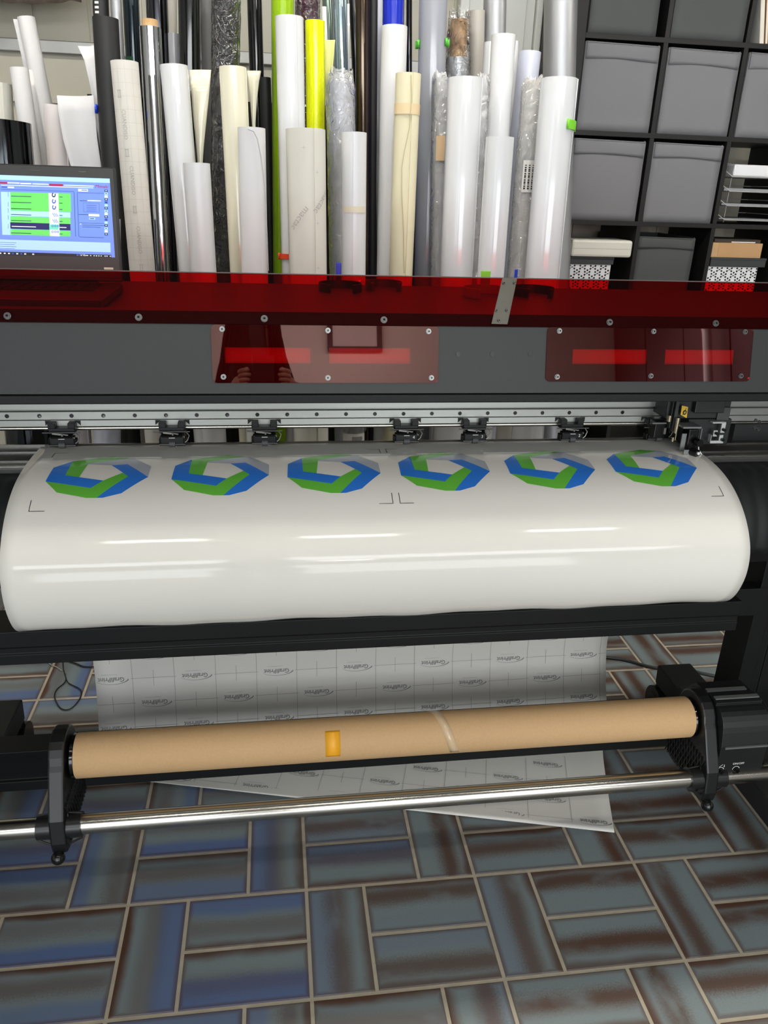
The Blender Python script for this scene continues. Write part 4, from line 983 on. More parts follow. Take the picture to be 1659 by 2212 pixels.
clip_on(rB, hpx(rB, 228, 230), .016, 175, 205, (36, 70, 200), 'small blue clip on the left side of the matt black roll', 'blue_clip'); clip_on(rB, hpx(rB, 228, 230), .016, 300, 332, (36, 70, 200), 'small blue clip on the right side of the matt black roll', 'blue_clip')
rG = roll('white grid-lined roll printed with grey lettering, right beside the laptop', 'grid', (238, 300, 134), (308, 585), A)
m = MB()
for k, (ang, h) in enumerate(((250, .145), (262, .275), (268, .42), (274, .57))): skin_text(m, rG, 'CUANDISO', .0135, ang, h, 0, -90)
for ang, h in ((244, .075), (256, .21), (268, .345), (275, .49), (282, .62)):
    for a0, h0_, a1, h1_ in ((-9, -.008, 9, -.008), (-9, .008, 9, .008), (-5, -.008, -5, .008), (5, -.008, 5, .008)):
        if h0_ == h1_: m.add([on_roll(rG, ang + a0, h + h0_ - .0008), on_roll(rG, ang + a1, h + h0_ - .0008), on_roll(rG, ang + a1, h + h0_ + .0008), on_roll(rG, ang + a0, h + h0_ + .0008)], [(0, 1, 2, 3)], 0)
        else: m.add([on_roll(rG, ang + a0 - 1, h + h0_), on_roll(rG, ang + a0 + 1, h + h0_), on_roll(rG, ang + a0 + 1, h + h1_), on_roll(rG, ang + a0 - 1, h + h1_)], [(0, 1, 2, 3)], 0)
for k in range(30):
    h = .02 + .03 * k
    m.grid([[on_roll(rG, 195 + 10 * i, h - .0003, .0005), on_roll(rG, 195 + 10 * i, h + .0003, .0005)] for i in range(16)], 1, False)
for ang in (215, 245, 275, 305): m.grid([[on_roll(rG, ang - .4, .9 * k / 10 + .01, .0005), on_roll(rG, ang + .4, .9 * k / 10 + .01, .0005)] for k in range(11)], 1, False)
obj('skin_print', m, [thin, mat('roll_grid_line', (196, 190, 178), .6)], rG['root'], merge=False)
rC = roll('mirror chrome film roll with a brown cardboard core sticking out of its top', 'chrome', (300, 349, 60), (352, 585), Bq, core=.018)
roll('dark chrome film roll standing behind the mirror chrome roll', 'dchrome', (313, 362, -30), (352, 300), Dq)
roll('silver film roll behind the matt black roll, cut by the top of the picture', 'silver', (236, 262, -30), (262, 200), Dq)
roll('very dark teal film roll with a green sticker behind the grid-lined roll', 'teal', (263, 300, -30), (292, 200), Eq)
band(ROLLS[-1], 'green_sticker', .19, .05, 215, 275, mat('green_sticker', (10, 84, 46), .5))
roll('black roll with barcode stickers, behind the top of the matt black roll', 'black', (198, 234, -40), (222, 120), Dq + .02)
m = MB()
for k in range(7): m.grid([[on_roll(ROLLS[-1], 235 + a, .03 + k * .012, .001), on_roll(ROLLS[-1], 235 + a, .036 + k * .012, .001)] for a in (0, 10, 20, 30)], 0, False)
obj('barcode_sticker', m, mat('white_print', (225, 225, 222), .6), ROLLS[-1]['root'])
roll('pale beige slim roll between the dark chrome and the glossy black roll', 'bgrey', (358, 383, -30), (372, 200), Eq)
roll('light grey slim roll between the dark chrome and the glossy black roll', 'lgrey', (362, 388, 73), (382, 260), Dq - .02)
roll('glossy black roll above the tall white roll with grey fold', 'blackg', (384, 434, -30), (412, 250), Cq + .05)
roll('plain dark grey roll left of the bubble-wrapped black roll', 'grey', (430, 462, -30), (456, 350), Dq)
rW = roll('tall glossy white roll with a thin brown rim and a loose cream edge', 'white', (345, 407, 142), (414, 585), A + .02, core=.001)
flap(rW, 'loose_edge', [(409, 456, 151), (413, 452, 200), (418, 446, 260), (424, 440, 320), (428, 437, 370), (434, 440, 470)], A + .07, 'cream', -.004)
roll('short satin white roll in front of the tall glossy white roll', 'whitem', (395, 455, 353), (440, 585), A - .11)
rb_ = roll('black roll in shiny crumpled plastic between the white and the cream roll', 'black', (461, 517, -20), (484, 585), Bq + .02, wrap=(.0, .95))
roll('glossy cream roll with a loose curled edge', 'cream', (472, 533, 146), (524, 585), A + .0, seam=350)
flap(ROLLS[-1], 'loose_edge', [(533, 564, 153), (536, 560, 175), (540, 555, 215), (544, 552, 265), (548, 551, 340), (553, 556, 470)], A + .05, 'cream', -.004)
r_ = roll('white paper roll with a slanting torn sheet edge, in front of the cream roll', 'paper', (512, 575, 277), (551, 585), A - .12, step=.002)
m = MB(); pts = [(535, 279), (548, 284), (556, 300), (564, 340), (570, 390), (574, 440), (577, 500), (580, 585)]
m.path([lean_hit(x, y, A - .12 - r_['r'] - .001, r_['T'].z) for x, y in pts], .0009, n=6); obj('torn_edge', m, vmat('lgrey'), r_['root'])
roll('glossy black roll behind the cream roll', 'blackg', (532, 566, -30), (556, 200), Dq)
roll('matt black roll just left of the lime green roll', 'black', (560, 586, 168), (583, 500), Cq + .02)
roll('tall lime green roll reaching out of the picture', 'lime', (585, 636, -30), (612, 590), Cq - .02)
rT = roll('tall glossy white roll with brown core rim, in front of the lime green roll', 'white', (593, 656, 38), (636, 590), A + .02, core=.002, seam=300)
clip_on(rT, hpx(rT, 632, 548), .013, 190, 262, (232, 74, 36), 'small orange-red clip low on the tall white roll with brown core rim', 'red_clip')
roll('maroon roll wrapped in clear plastic behind the yellow roll', 'maroon', (641, 689, -30), (662, 200), Dq, wrap=(.0, .4))
rY = roll('neon yellow roll with a loose overlapping edge', 'yellow', (658, 702, 46), (682, 280), Bq + .06, seam=325, step=.002)
flap(rY, 'loose_edge', [(701, 724, 86), (701, 722, 110), (702, 719, 150), (704, 716, 200)], Bq + .10, mat('pale_yellow_sheet', (214, 214, 136), .5), .003)
roll('greenish pearl film roll between the maroon and the silver-blue roll', 'iris2', (694, 718, -30), (716, 200), Eq)
roll('silver-blue pearl film roll with a white edge', 'iris', (716, 752, -30), (744, 300), Dq)
flap(ROLLS[-1], 'white_edge', [(750, 755, 8), (751, 755, 90), (753, 756, 180), (756, 758, 260)], Dq - .04, 'white', 0)
roll('slim white roll behind the pale yellow sheet', 'whitem', (694, 706, 15), (706, 160), Dq - .02)
roll('dark bronze film roll reaching out of the picture', 'bronze', (766, 799, -30), (784, 283), Cq)
roll('narrow glossy black roll left of the bronze roll', 'blackg', (752, 772, -30), (776, 300), Dq + .06)
roll('tall matt black roll right of the bronze roll', 'black', (797, 817, -30), (803, 590), Cq + .03)
rP = roll('white roll in a crumpled clear plastic bag, right of the neon yellow roll', 'lilac', (707, 763, 178), (741, 590), Bq - .02, wrap=(.026, .9))
rK = roll('broad matt liner-paper roll with faint diagonal lettering', 'liner', (615, 704, 280), (665, 592), A - .12, seam=292, step=.0025)
m = MB()
for ang, h, t_ in ((240, .205, 'mactac'), (262, .52, 'mactac'), (310, .165, 'mactac'), (318, .47, 'mactac')): skin_text(m, rK, t_, .024, ang, h, 0, 50 + 180)
for ang, h in ((262, .045), (262, .40), (300, .10), (300, .22), (300, .33), (300, .45)):
    for a0, b0, a1, b1 in ((-6, 0, 6, 0), (0, -.004, 0, .004)):
        if b0 == b1: m.add([on_roll(rK, ang + a0, h - .0004), on_roll(rK, ang + a1, h - .0004), on_roll(rK, ang + a1, h + .0004), on_roll(rK, ang + a0, h + .0004)], [(0, 1, 2, 3)])
        else: m.add([on_roll(rK, ang - .6, h + b0), on_roll(rK, ang + .6, h + b0), on_roll(rK, ang + .6, h + b1), on_roll(rK, ang - .6, h + b1)], [(0, 1, 2, 3)])
sp_ = obj('skin_print', m, thin, rK['root'], merge=False); sp_['kind'] = 'stuff'
rS = roll('short white roll with a vertical sheet edge held by beige tape', 'whitem', (735, 793, 287), (763, 592), A - .10, seam=262, step=.003, wrap=(-.36, .78), bag=1)
band(rS, 'beige_tape', .175, .016, 215, 325, mat('beige_tape', (216, 206, 184), .5))
roll('pale white roll behind the blue roll', 'lilac', (806, 830, -30), (822, 300), Dq)
roll('royal blue roll standing behind a white one, cut by the top of the picture', 'blue', (826, 874, -30), (848, 200), Cq + .02)
roll('tall satin white roll in front of the royal blue roll', 'whitem', (824, 881, 58), (839, 594), Bq - .02)
roll('slim glossy black roll right of the royal blue roll', 'blackg', (877, 891, -20), (884, 155), Cq + .06)
rM = roll('yellowed manila paper roll with a ragged sheet edge and tape band', 'manila', (853, 910, 160), (865, 595), A, seam=285, step=.003)
band(rM, 'masking_tape', .072, .026, 190, 350, mat('masking_tape', (222, 200, 158), .5))
m = MB(); pts = [(888, 162), (889, 215), (885, 275), (873, 330), (868, 362), (868, 420), (872, 500), (873, 590)]
Lr = [(858, 240), (852, 300), (846, 345), (843, 400), (841, 480), (839, 590)]
m.path([lean_hit(x, y, A - rM['r'] - .0015, rM['T'].z) for x, y in pts], .0011, n=6); obj('ragged_edge', m, mat('manila_edge', (196, 186, 150), .8), rM['root'])
rL = roll('big clear grey film roll with two green clips, reaching out of the picture', 'ggrey', (906, 968, -30), (922, 595), Cq - .02)
hh = (rL['T'] - aty(905, 88, Cq)).length
clip_on(rL, hh, .016, 172, 200, (80, 170, 50), 'green clip on the left side of the big grey film roll', 'green_clip2'); clip_on(rL, hh - .004, .016, 318, 345, (80, 170, 50), 'green clip on the right side of the big grey film roll', 'green_clip2')
rQ = roll('slim roll in wrinkled clear plastic with a tan label, right of the grey film roll', 'paper', (938, 967, 168), (945, 595), Bq + .02, wrap=(.012, .9))
m = MB(); m.grid([[on_roll(rQ, 235 + 10 * i, h, .008) for h in (.215, .15)] for i in range(8)]); obj('tan_label', m, mat('tan_label', (210, 180, 140), .6), rQ['root'])
rX = roll('white roll with a long bare brown core in a clear plastic bag', 'white', (965, 1014, 126), (984, 300), Dq - .06, core=.10, wrap=(.125, .55), bag=1)
roll('big glossy white roll in front of the roll with the bagged brown core', 'white', (967, 1044, 170), (985, 593), A, seam=330)
roll('grey-beige roll standing in front of the white door leaf', 'bgrey', (1013, 1048, 24), (1028, 200), Dq)
roll('silver metallic roll cut by the top of the picture', 'silver', (1045, 1095, -30), (1066, 200), Dq + .02)
roll('slim glossy white roll left behind the upper white roll', 'white', (1045, 1075, 92), (1050, 300), Cq + .02)
rU = roll('glossy white roll standing behind the short bright white roll', 'white', (1062, 1115, 77), (1068, 400), Bq + .03)
roll('slim white roll peeping out at the right of the upper glossy white roll', 'white', (1095, 1121, 90), (1098, 400), Cq + .05)
roll('short bright white glossy roll in front, its top below the wrapped ones', 'white', (1050, 1111, 297), (1060, 596), A - .12)
rV = roll('grey roll in plastic wrap between the two big glossy white rolls', 'paper', (1033, 1056, 170), (1020, 596), Bq - .04, wrap=(.01, .9))
roll('lilac-white roll behind the labelled plastic-wrapped roll', 'lilac', (1121, 1169, 113), (1092, 596), Cq - .03)
rZ = roll('white roll in clear plastic with a barcode label', 'liner', (1132, 1180, 181), (1121, 596), Bq - .02, wrap=(.014, .9), core=.006)
m = MB(); m.grid([[on_roll(rZ, 232 + 9 * i, h, .0085) for h in (.285, .20)] for i in range(9)])
for k in range(4):
    for q_ in range(12): 
        a0 = 240 + k * 15
        m.add([on_roll(rZ, a0, .212 + q_ * .0055, .0095), on_roll(rZ, a0 + 7, .212 + q_ * .0055, .0095), on_roll(rZ, a0 + 7, .212 + q_ * .0055 + .0026 + .001 * (q_ % 3), .0095), on_roll(rZ, a0, .212 + q_ * .0055 + .0026 + .001 * (q_ % 3), .0095)], [(0, 1, 2, 3)], 1)
obj('barcode_label', m, [mat('paper_label', (228, 226, 220), .6), BLKM()], rZ['root'])
rR = roll('largest glossy white roll at the right, beside the cube shelf', 'white', (1169, 1248, 171), (1170, 597), A + .01, seam=340, step=.002)
clip_on(rR, hpx(rR, 1200, 262), .022, 288, 360, (122, 200, 44), 'bright green clip on the right side of the largest white roll', 'green_clip')
roll('very wide silver-grey metallic roll left of the cube shelf', 'silver', (1177, 1248, -30), (1205, 300), 3.06)
# rolls seen low down, below the rail
roll('white roll hidden behind the laptop, seen only below the rail', 'lilac', (196, 262, 470), (232, 930), A + .0)
rF = rS; hl = hpx(rS, 752, 930)
m = MB(); m.grid([[on_roll(rF, 225 + 9 * i, h, .009) for h in (hl + .05, hl)] for i in range(11)])
for q_ in range(16): m.add([on_roll(rF, 262 + q_ * 2.6, hl + .02, .0098), on_roll(rF, 263.2 + q_ * 2.6, hl + .02, .0098), on_roll(rF, 263.2 + q_ * 2.6, hl + .008, .0098), on_roll(rF, 262 + q_ * 2.6, hl + .008, .0098)], [(0, 1, 2, 3)], 1)
obj('barcode_label', m, [mat('paper_label', (228, 226, 220), .6), BLKM()], rF['root'])
# low black rack that keeps the rolls upright
RK = empty('roll_rack', (.3, 3.04, 0), 'black board rack behind the standing rolls', 'rack')
xa_, xb_ = aty(215, 500, 3.0).x, aty(1150, 500, 3.0).x
obj('back_board', MB().box((xa_, 3.02, 0.02), (xb_, 3.04, 1.66)), BLKM(), RK, bevel=.002)
for xx in (xa_, (xa_ + xb_) / 2, xb_ - .03): obj('rear_strut', MB().box((xx, 3.041, 0), (xx + .03, 3.08, 1.6)), BLKM(), RK, bevel=.002)

# ================================================================== CUBE SHELF with bins and boxes
YS = 3.3; XD = [1.5345 + .333 * k for k in range(-1, 4)]; ZD = [1.961 + .331 * k for k in range(-3, 2)]
SHf = empty('cube_shelf', (2.1, 3.45, 0), 'tall black-brown cube shelf at the right, filled with grey bins and boxes', 'shelf')
xo = XD[0] - .045; dep = .38; zb0 = ZD[0] - .331 * 2
sm = mat('shelf_black_brown', (27, 26, 26), .5, spec=.35, var=.05)
xe = XD[-1] + .045
obj('side_panel', MB().box((xo, YS, 0), (XD[0] + .008, YS + dep, 2.68)), sm, SHf, bevel=.0015); obj('side_panel', MB().box((XD[-1] - .008, YS, 0), (xe, YS + dep, 2.68)), sm, SHf, bevel=.0015)
for z in [ZD[0] - .331 * 2, ZD[0] - .331] + ZD + [2.63]:
    obj('shelf_board', MB().box((XD[0] + .008, YS, z - .009), (XD[-1] - .008, YS + dep, z + .009)), sm, SHf, bevel=.001)
for x in XD[1:-1]:
    zz = [ZD[0] - .331 * 2, ZD[0] - .331] + ZD + [2.63]
    m = MB()
    for i in range(len(zz) - 1): m.box((x - .009, YS + .0005, zz[i] + .009), (x + .009, YS + dep, zz[i + 1] - .009))
    obj('divider', m, sm, SHf)
fab = mat('grey_bin_fabric', (121, 121, 124), .8, var=.04, scale=300, bump=.12, bscale=9); fabd = mat('dark_bin_fabric', (78, 80, 80), .8, var=.05, scale=300, bump=.1, bscale=9)
def bin_(label, ci, ri, m_, dx=0.0, dy=0.0, hgt=.292, w_=.300, flapd=.058, tilt=0.0, grp=None):
    x0 = XD[ci] + .009 + .005 + dx; z0 = ZD[ri] + .0092 if ri >= 0 else ZD[0] - .331 + .0092; x1 = x0 + w_; y = YS + .006 + dy
    r = empty('storage_bin', ((x0 + x1) / 2, y + .17, z0), label, 'storage bin', grp)
    th = .005; m = MB(); n = 10
    def wob(u, v): return .0035 * mnoise.noise(Vector((u * 3 + ci * 7, v * 3 + ri * 5, 1.3))) + .003 * math.sin(PI * u) * math.sin(PI * v)
    rows = [[Vector((x0 + (x1 - x0) * i / n, y - wob(i / n, j / n) + tilt * i / n, z0 + (hgt) * j / n - .004 * (i / n) * (j / n))) for i in range(n + 1)] for j in range(n + 1)]
    m.grid(rows); body = obj('front_panel', m, m_, r, solid=.004)
    m = MB(); m.box((x0, y + .004 + tilt * 0, z0), (x0 + th, y + .35, z0 + hgt)).box((x1 - th, y + .004, z0), (x1, y + .35, z0 + hgt)).box((x0, y + .345, z0), (x1, y + .35, z0 + hgt)).box((x0, y + .004, z0), (x1, y + .35, z0 + .006))
    obj('side_and_back', m, m_, r, bevel=.001)
    m = MB(); k = 14
    rows = []
    for j in range(5):
        t = j / 4; row = []
        for i in range(k + 1):
            u = i / k; sag = .006 * math.sin(PI * u) * (1 if t == 0 else 0)
            row.append(Vector((x0 + .004 + (x1 - x0 - .008) * u, y - .0045 - .003 * math.sin(PI * t) - wob(u, 1) + tilt * u + .0015 * mnoise.noise(Vector((u * 9, t * 3, ci + ri))), z0 + hgt - flapd * (1 - t) + sag - .004 * u)))
        rows.append(row)
    m.grid(rows); obj('folded_flap', m, m_, r, solid=.003)
    obj('seam', MB().path([Vector((x0 + .004 + (x1 - x0 - .008) * i / 14, y - .0075 - wob(i / 14, 1) + tilt * i / 14, z0 + hgt - .003 - .004 * i / 14)) for i in range(15)], .0016, n=6), m_, r)
    return r
bin_('grey fabric bin in the second visible shelf row, leftmost cube', 0, 2, fab, hgt=.304)
bin_('grey fabric bin in the second visible shelf row, middle cube', 1, 2, fab, hgt=.30, dx=.004)
bin_('grey fabric bin at the right picture edge, second visible shelf row', 2, 2, fab, hgt=.30, dx=.006)
bin_('grey fabric bin directly above the cube with the white case', 0, 1, fab, hgt=.302, dx=-.002)
bin_('grey fabric bin left of the wire letter trays', 1, 1, fab, hgt=.30)
bin_('dark fabric bin cut by the top of the picture, leftmost cube', 0, 3, fabd, hgt=.28, w_=.27, dx=.003)
bin_('dark fabric bin with a vertical fold, cut by the top of the picture', 1, 3, fabd, hgt=.29, w_=.30)
bin_('smaller dark bin alone in the cube between the two box stacks', 1, 0, fabd, hgt=.272, w_=.262, dx=.003, dy=.03, flapd=.05)
# leaning books top right
x = XD[2] + .012
for i, (w_, hh_, rgb, lb) in enumerate(((.018, .27, (216, 214, 206), 'white-edged book leaning in the top right cube'), (.014, .28, (128, 84, 50), 'brown book leaning in the top right cube'), (.030, .29, (222, 200, 160), 'tan book leaning in the top right cube'), (.016, .27, (150, 140, 130), 'grey-brown book leaning at the right end of the top right cube'))):
    z0 = ZD[3] + .010; dl = -.07
    r = empty('book', (x + w_ / 2, YS + .12, z0), lb, 'book', 'books in the top right cube')
    m = MB().prism([(x, YS + .02, z0), (x + w_, YS + .02, z0), (x + w_ + dl * -.0 - .045, YS + .02, z0 + hh_), (x - .045, YS + .02, z0 + hh_)], (0, .2, 0)) if False else MB().prism([(x + .05, YS + .02, z0), (x + .05 + w_, YS + .02, z0), (x + w_ - .002, YS + .02, z0 + hh_), (x - .002, YS + .02, z0 + hh_)], (0, .2, 0))
    obj('cover', m, mat('book_%d' % i, rgb, .6), r, bevel=.001)
    m = MB().prism([(x + .053, YS + .0195, z0 + .003), (x + .047 + w_, YS + .0195, z0 + .003), (x + w_ - .005, YS + .0195, z0 + hh_ - .003), (x + .001, YS + .0195, z0 + hh_ - .003)], (0, .002, 0)); obj('page_block', m, mat('book_pages', (228, 222, 204), .8), r)
    x += w_ + .003
# wire letter trays with a white box
zc = ZD[1] + .0095
trm = mat('white_wire', (186, 186, 182), .4, .2); X0 = XD[2] + .018; X1 = XD[3] - .02
tr_ = empty('wire_tray_stack', ((X0 + X1) / 2, YS + .15, zc), 'white wire letter trays stacked in a cube at the right edge', 'letter tray')
for k, zz in enumerate((.012, .068, .124, .180)):
    m = MB(); z = zc + zz; y0_, y1_ = YS + .012, YS + .30
    m.path([(X0, y1_, z + .028), (X0, y0_ + .05, z + .028), (X0 + .004, y0_ + .02, z + .026), (X0 + .03, y0_, z + .004), (X1 - .03, y0_, z + .004), (X1 - .004, y0_ + .02, z + .026), (X1, y0_ + .05, z + .028), (X1, y1_, z + .028)], .002, n=8)
    m.path([(X0, y1_, z + .028), (X1, y1_, z + .028)], .0018, n=8)
    for i in range(9): xx = X0 + .03 + (X1 - X0 - .06) * i / 8; m.path([(xx, y0_, z + .003), (xx, y1_, z + .003)], .0014, n=6)
    obj('tray', m, trm, tr_)
    if k < 3: obj('paper_stack', MB().box((X0 + .02, y0_ + .03, z + .006), (X1 - .01, y1_ - .02, z + .010 + .003 * k)), mat('tray_paper', (150, 152, 156), .6), tr_)
m = MB()
for xx in (X0 + .09, X0 + .105):
    m.path([(xx, YS + .27, zc), (xx, YS + .27, zc + .225), (xx - .02, YS + .25, zc + .238), (X0 - .002, YS + .20, zc + .238)] if xx < X0 + .1 else [(xx + .03, YS + .2, zc), (xx + .03, YS + .2, zc + .228), (xx + .015, YS + .2, zc + .238), (X0, YS + .2, zc + .238)], .003, n=8)
obj('tray_frame', m, trm, tr_)
wbx = tag(obj('white_box', MB().box((X0 + .045, YS + .035, zc + .180 + .0062), (X1 - .012, YS + .25, zc + .180 + .052)), mat('white_box_card', (232, 233, 235), .45), None, bevel=.006), 'white oblong box lying in the topmost wire tray', 'box')
# box stacks in the lowest visible cubes
zb = ZD[0] + .0092
def patterned_box(label, x0, x1, y0, z0, z1):
    r = empty('patterned_box', ((x0 + x1) / 2, y0 + .12, z0), label, 'box', 'white boxes with black flower pattern')
    obj('carton', MB().box((x0, y0, z0), (x1, y0 + .26, z1)), mat('white_box_card', (232, 233, 235), .45), r, bevel=.002)
    m = MB(); stp = .046; nx_ = int((x1 - x0) / stp) + 1; k = 0; z = z1 - .012; row = 0
    while z > z0 + .004:
        for i in range(-1, nx_ + 1):
            cx_ = x0 + .012 + stp * i + (stp / 2 if row % 2 else 0)
            for dx, dz in ((0, 0), (.0105, .006), (-.0105, .006), (.0105, -.006), (-.0105, -.006), (0, .0125)):
                rr = .0040 if (dx or dz) else .0025; px_, pz_ = cx_ + dx, z + dz
                if x0 + rr < px_ < x1 - rr and z0 + rr < pz_ < z1 - rr: m.cyl((px_, y0 - .0006, pz_), (px_, y0 + .0004, pz_), rr, n=10)
            for sx, sz in ((1, 1), (1, -1)):
                if x0 + .01 < cx_ < x1 - .01 and z0 + .008 < z < z1 - .008: m.obox((cx_, y0 - .0004, z), (.0095 * sx, 0, .0055 * sz), (0, .0003, 0), (-.0004, 0, .0007))
        row += 1; z -= .0245
    obj('flower_pattern', m, BLKM(), r, merge=False); return r
xs0 = XD[0] + .014
patterned_box('white box with black flower pattern under the white case', xs0 - .004, xs0 + .225, YS + .012, zb, zb + .156)
m = MB().box((xs0 - .004, YS + .006, zb + .1565), (xs0 + .232, YS + .27, zb + .1855)); r = empty('dark_box', (xs0 + .11, YS + .14, zb + .1565), 'flat dark grey box between the patterned box and the white case', 'box'); obj('carton', m, mat('dark_box_card', (54, 56, 58), .6), r, bevel=.002); obj('lid_rim', MB().box((xs0 - .005, YS + .0045, zb + .1775), (xs0 + .233, YS + .272, zb + .1862)), mat('dark_box_card', (54, 56, 58), .6), r, bevel=.001)
cs_ = empty('white_case', (xs0 + .15, YS + .1, zb + .187), 'off-white rounded plastic case lying on the dark flat box', 'case')
zz = zb + .1872; mcase = mat('off_white_plastic', (222, 221, 208), .45, var=.03)
obj('case_body', MB().box((xs0 + .035, YS - .010, zz), (xs0 + .300, YS + .17, zz + .068)), mcase, cs_, bevel=.010)
obj('case_seam', MB().box((xs0 + .042, YS - .0106, zz + .033), (xs0 + .292, YS - .0098, zz + .0345)), mat('darker_seam_plastic', (172, 170, 156), .6), cs_)  # thin darker line marking the case joint
obj('spout', MB().cyl((xs0 + .040, YS + .03, zz + .034), (xs0 + .008, YS + .02, zz + .036), .022, .010, n=20).cyl((xs0 + .008, YS + .02, zz + .036), (xs0 - .006, YS + .018, zz + .037), .009, .007, n=16), mcase, cs_)
xs2 = XD[2] + .014
patterned_box('white box with black flower pattern under the brown carton', xs2 - .004, xs2 + .232, YS + .012, zb, zb + .158)
r = empty('dark_box', (xs2 + .12, YS + .14, zb + .1585), 'flat dark grey box under the brown carton', 'box'); obj('carton', MB().box((xs2 + .004, YS + .006, zb + .1585), (xs2 + .26, YS + .27, zb + .195)), mat('dark_box_card', (54, 56, 58), .6), r, bevel=.002); obj('lid_rim', MB().box((xs2 + .003, YS + .0045, zb + .187), (xs2 + .261, YS + .272, zb + .1956)), mat('dark_box_card', (54, 56, 58), .6), r, bevel=.001)
r = empty('brown_carton', (xs2 + .12, YS + .12, zb + .196), 'small brown cardboard carton on a flat dark box at the right edge', 'carton'); obj('carton_body', MB().box((xs2 + .002, YS + .01, zb + .196), (xs2 + .232, YS + .22, zb + .256)), BROWN(), r, bevel=.002)
obj('closing_flap', MB().box((xs2 + .03, YS + .0085, zb + .202), (xs2 + .230, YS + .0098, zb + .255)), mat('cardboard_flap', (190, 150, 105), .75), r)
r = empty('flat_case', (xs2 + .12, YS + .12, zb + .2565), 'flat dark corrugated lid lying on the brown carton', 'lid'); m = MB().box((xs2 + .012, YS + .02, zb + .2565), (xs2 + .225, YS + .20, zb + .270)); obj('lid_body', m, mat('dark_brown_card', (62, 54, 46), .8, var=.3, scale=120), r, bevel=.002)
m = MB().box((xs2 + .09, YS + .0185, zb + .257), (xs2 + .20, YS + .0198, zb + .261)); obj('paper_slip', m, mat('paper_label', (228, 226, 220), .6), r)

# ================================================================== CABLES ON THE FLOOR
def cable(label, pts, r=.0022, z=.004, rgb=(22, 22, 22), closed=False):
    P_ = [Vector(atz(px, py, z + (dz[0] if dz else 0))) for px, py, *dz in pts]; o = obj('cable', MB().path(cr(P_, 6), r, n=8), mat('cable_black', rgb, .45))
    return tag(o, label, 'cable')
cable('thin black cable lying in a loop beside the white backing sheet, left', [(136, 1432, .30), (137, 1446, .2), (141, 1460, .08), (145, 1472), (152, 1478), (170, 1487), (176, 1496), (173, 1508), (160, 1525), (145, 1533), (130, 1529), (120, 1513), (118, 1500), (124, 1488), (138, 1476), (142, 1468), (141, 1455, .02)], .0018)
cable('dark cable end lying on the tiles beside the top left of the backing sheet', [(140, 1425), (165, 1434), (182, 1440), (215, 1440)], .0025)
cable('thick dark cable crossing the tiles behind the right stand foot', [(1290, 1418), (1322, 1421), (1352, 1426), (1395, 1438), (1430, 1444), (1480, 1446), (1520, 1455), (1562, 1463), (1640, 1475)], .005, .005, (34, 34, 33))
cable('thin pale cable lying under the beam at the left', [(100, 1428), (112, 1437), (122, 1441), (134, 1449)], .002, .003, (150, 146, 134))
bpy.data.objects['cable.003'].data.materials[0] = mat('cable_pale', (150, 146, 134), .5) if 'cable.003' in bpy.data.objects else None
# hanging fabric edge at the top left
m = MB(); rows = []
for j in range(4):
    row = []
    for i in range(60):
        px = -120 + i * 5.0; sc = abs(math.sin((px + 10) / 52.0)) ; row.append(aty(px, (6 * sc + 2) if j == 0 else -30 * j, 3.55) + Vector((0, .012 * math.sin(px / 9), 0)))
    rows.append(row)
tag(obj('hanging_cloth', MB().grid(rows), mat('brown_cloth', (104, 92, 82), .9), solid=.003), 'brown scalloped cloth edge hanging at the top left corner', 'cloth')

# ================================================================== THE ROOM BEHIND THE CAMERA, seen only mirrored in the acrylic windows
m = MB()
fx = .855; fy = -5.03
pf_ = empty('dark_framed_board', (fx, fy, 2.59), 'white board in a dark frame on the wall behind the camera', 'board')
# person taking the picture
PE = empty('person', (-.06, -.24, 0), 'person with long dark hair in dark clothes, holding up a phone, mirrored in the window', 'person')
bd = bpy.data.meshes.new('body'); hx = -.055; hy = -.235; ez = 1.555
V_ = {'pel': (hx, hy - .03, .93, .135, .10), 'wst': (hx, hy - .03, 1.06, .115, .09), 'chs': (hx, hy - .03, 1.22, .145, .10), 'nkb': (hx, hy - .02, 1.36, .075, .065), 'nkt': (hx, hy - .005, 1.44, .05, .05), 'hd1': (hx, hy + .0, 1.50, .062, .070), 'hd2': (hx, hy + .0, 1.58, .075, .085), 'hd3': (hx, hy - .005, 1.65, .060, .070)}
for s_, n_ in ((-1, 'L'), (1, 'R')):
    V_['sh' + n_] = (hx + s_ * .155, hy - .03, 1.34, .055, .055); V_['el' + n_] = (hx + s_ * .21, hy + .03, 1.12, .040, .040); V_['wr' + n_] = (hx + s_ * .11 + .03, hy + .155, 1.325, .026, .024); V_['pm' + n_] = (hx + s_ * .088 + .035, hy + .185, 1.375, .034, .016)
    V_['hp' + n_] = (hx + s_ * .085, hy - .03, .86, .085, .085); V_['kn' + n_] = (hx + s_ * .09, hy - .01, .47, .055, .055); V_['an' + n_] = (hx + s_ * .095, hy - .04, .09, .035, .038); V_['to' + n_] = (hx + s_ * .105, hy + .09, .035, .038, .028)
Ed = [('pel', 'wst'), ('wst', 'chs'), ('chs', 'nkb'), ('nkb', 'nkt'), ('nkt', 'hd1'), ('hd1', 'hd2'), ('hd2', 'hd3')]
for n_ in 'LR': Ed += [('chs', 'sh' + n_), ('sh' + n_, 'el' + n_), ('el' + n_, 'wr' + n_), ('wr' + n_, 'pm' + n_), ('pel', 'hp' + n_), ('hp' + n_, 'kn' + n_), ('kn' + n_, 'an' + n_), ('an' + n_, 'to' + n_)]
K = list(V_); ploc = PE.location
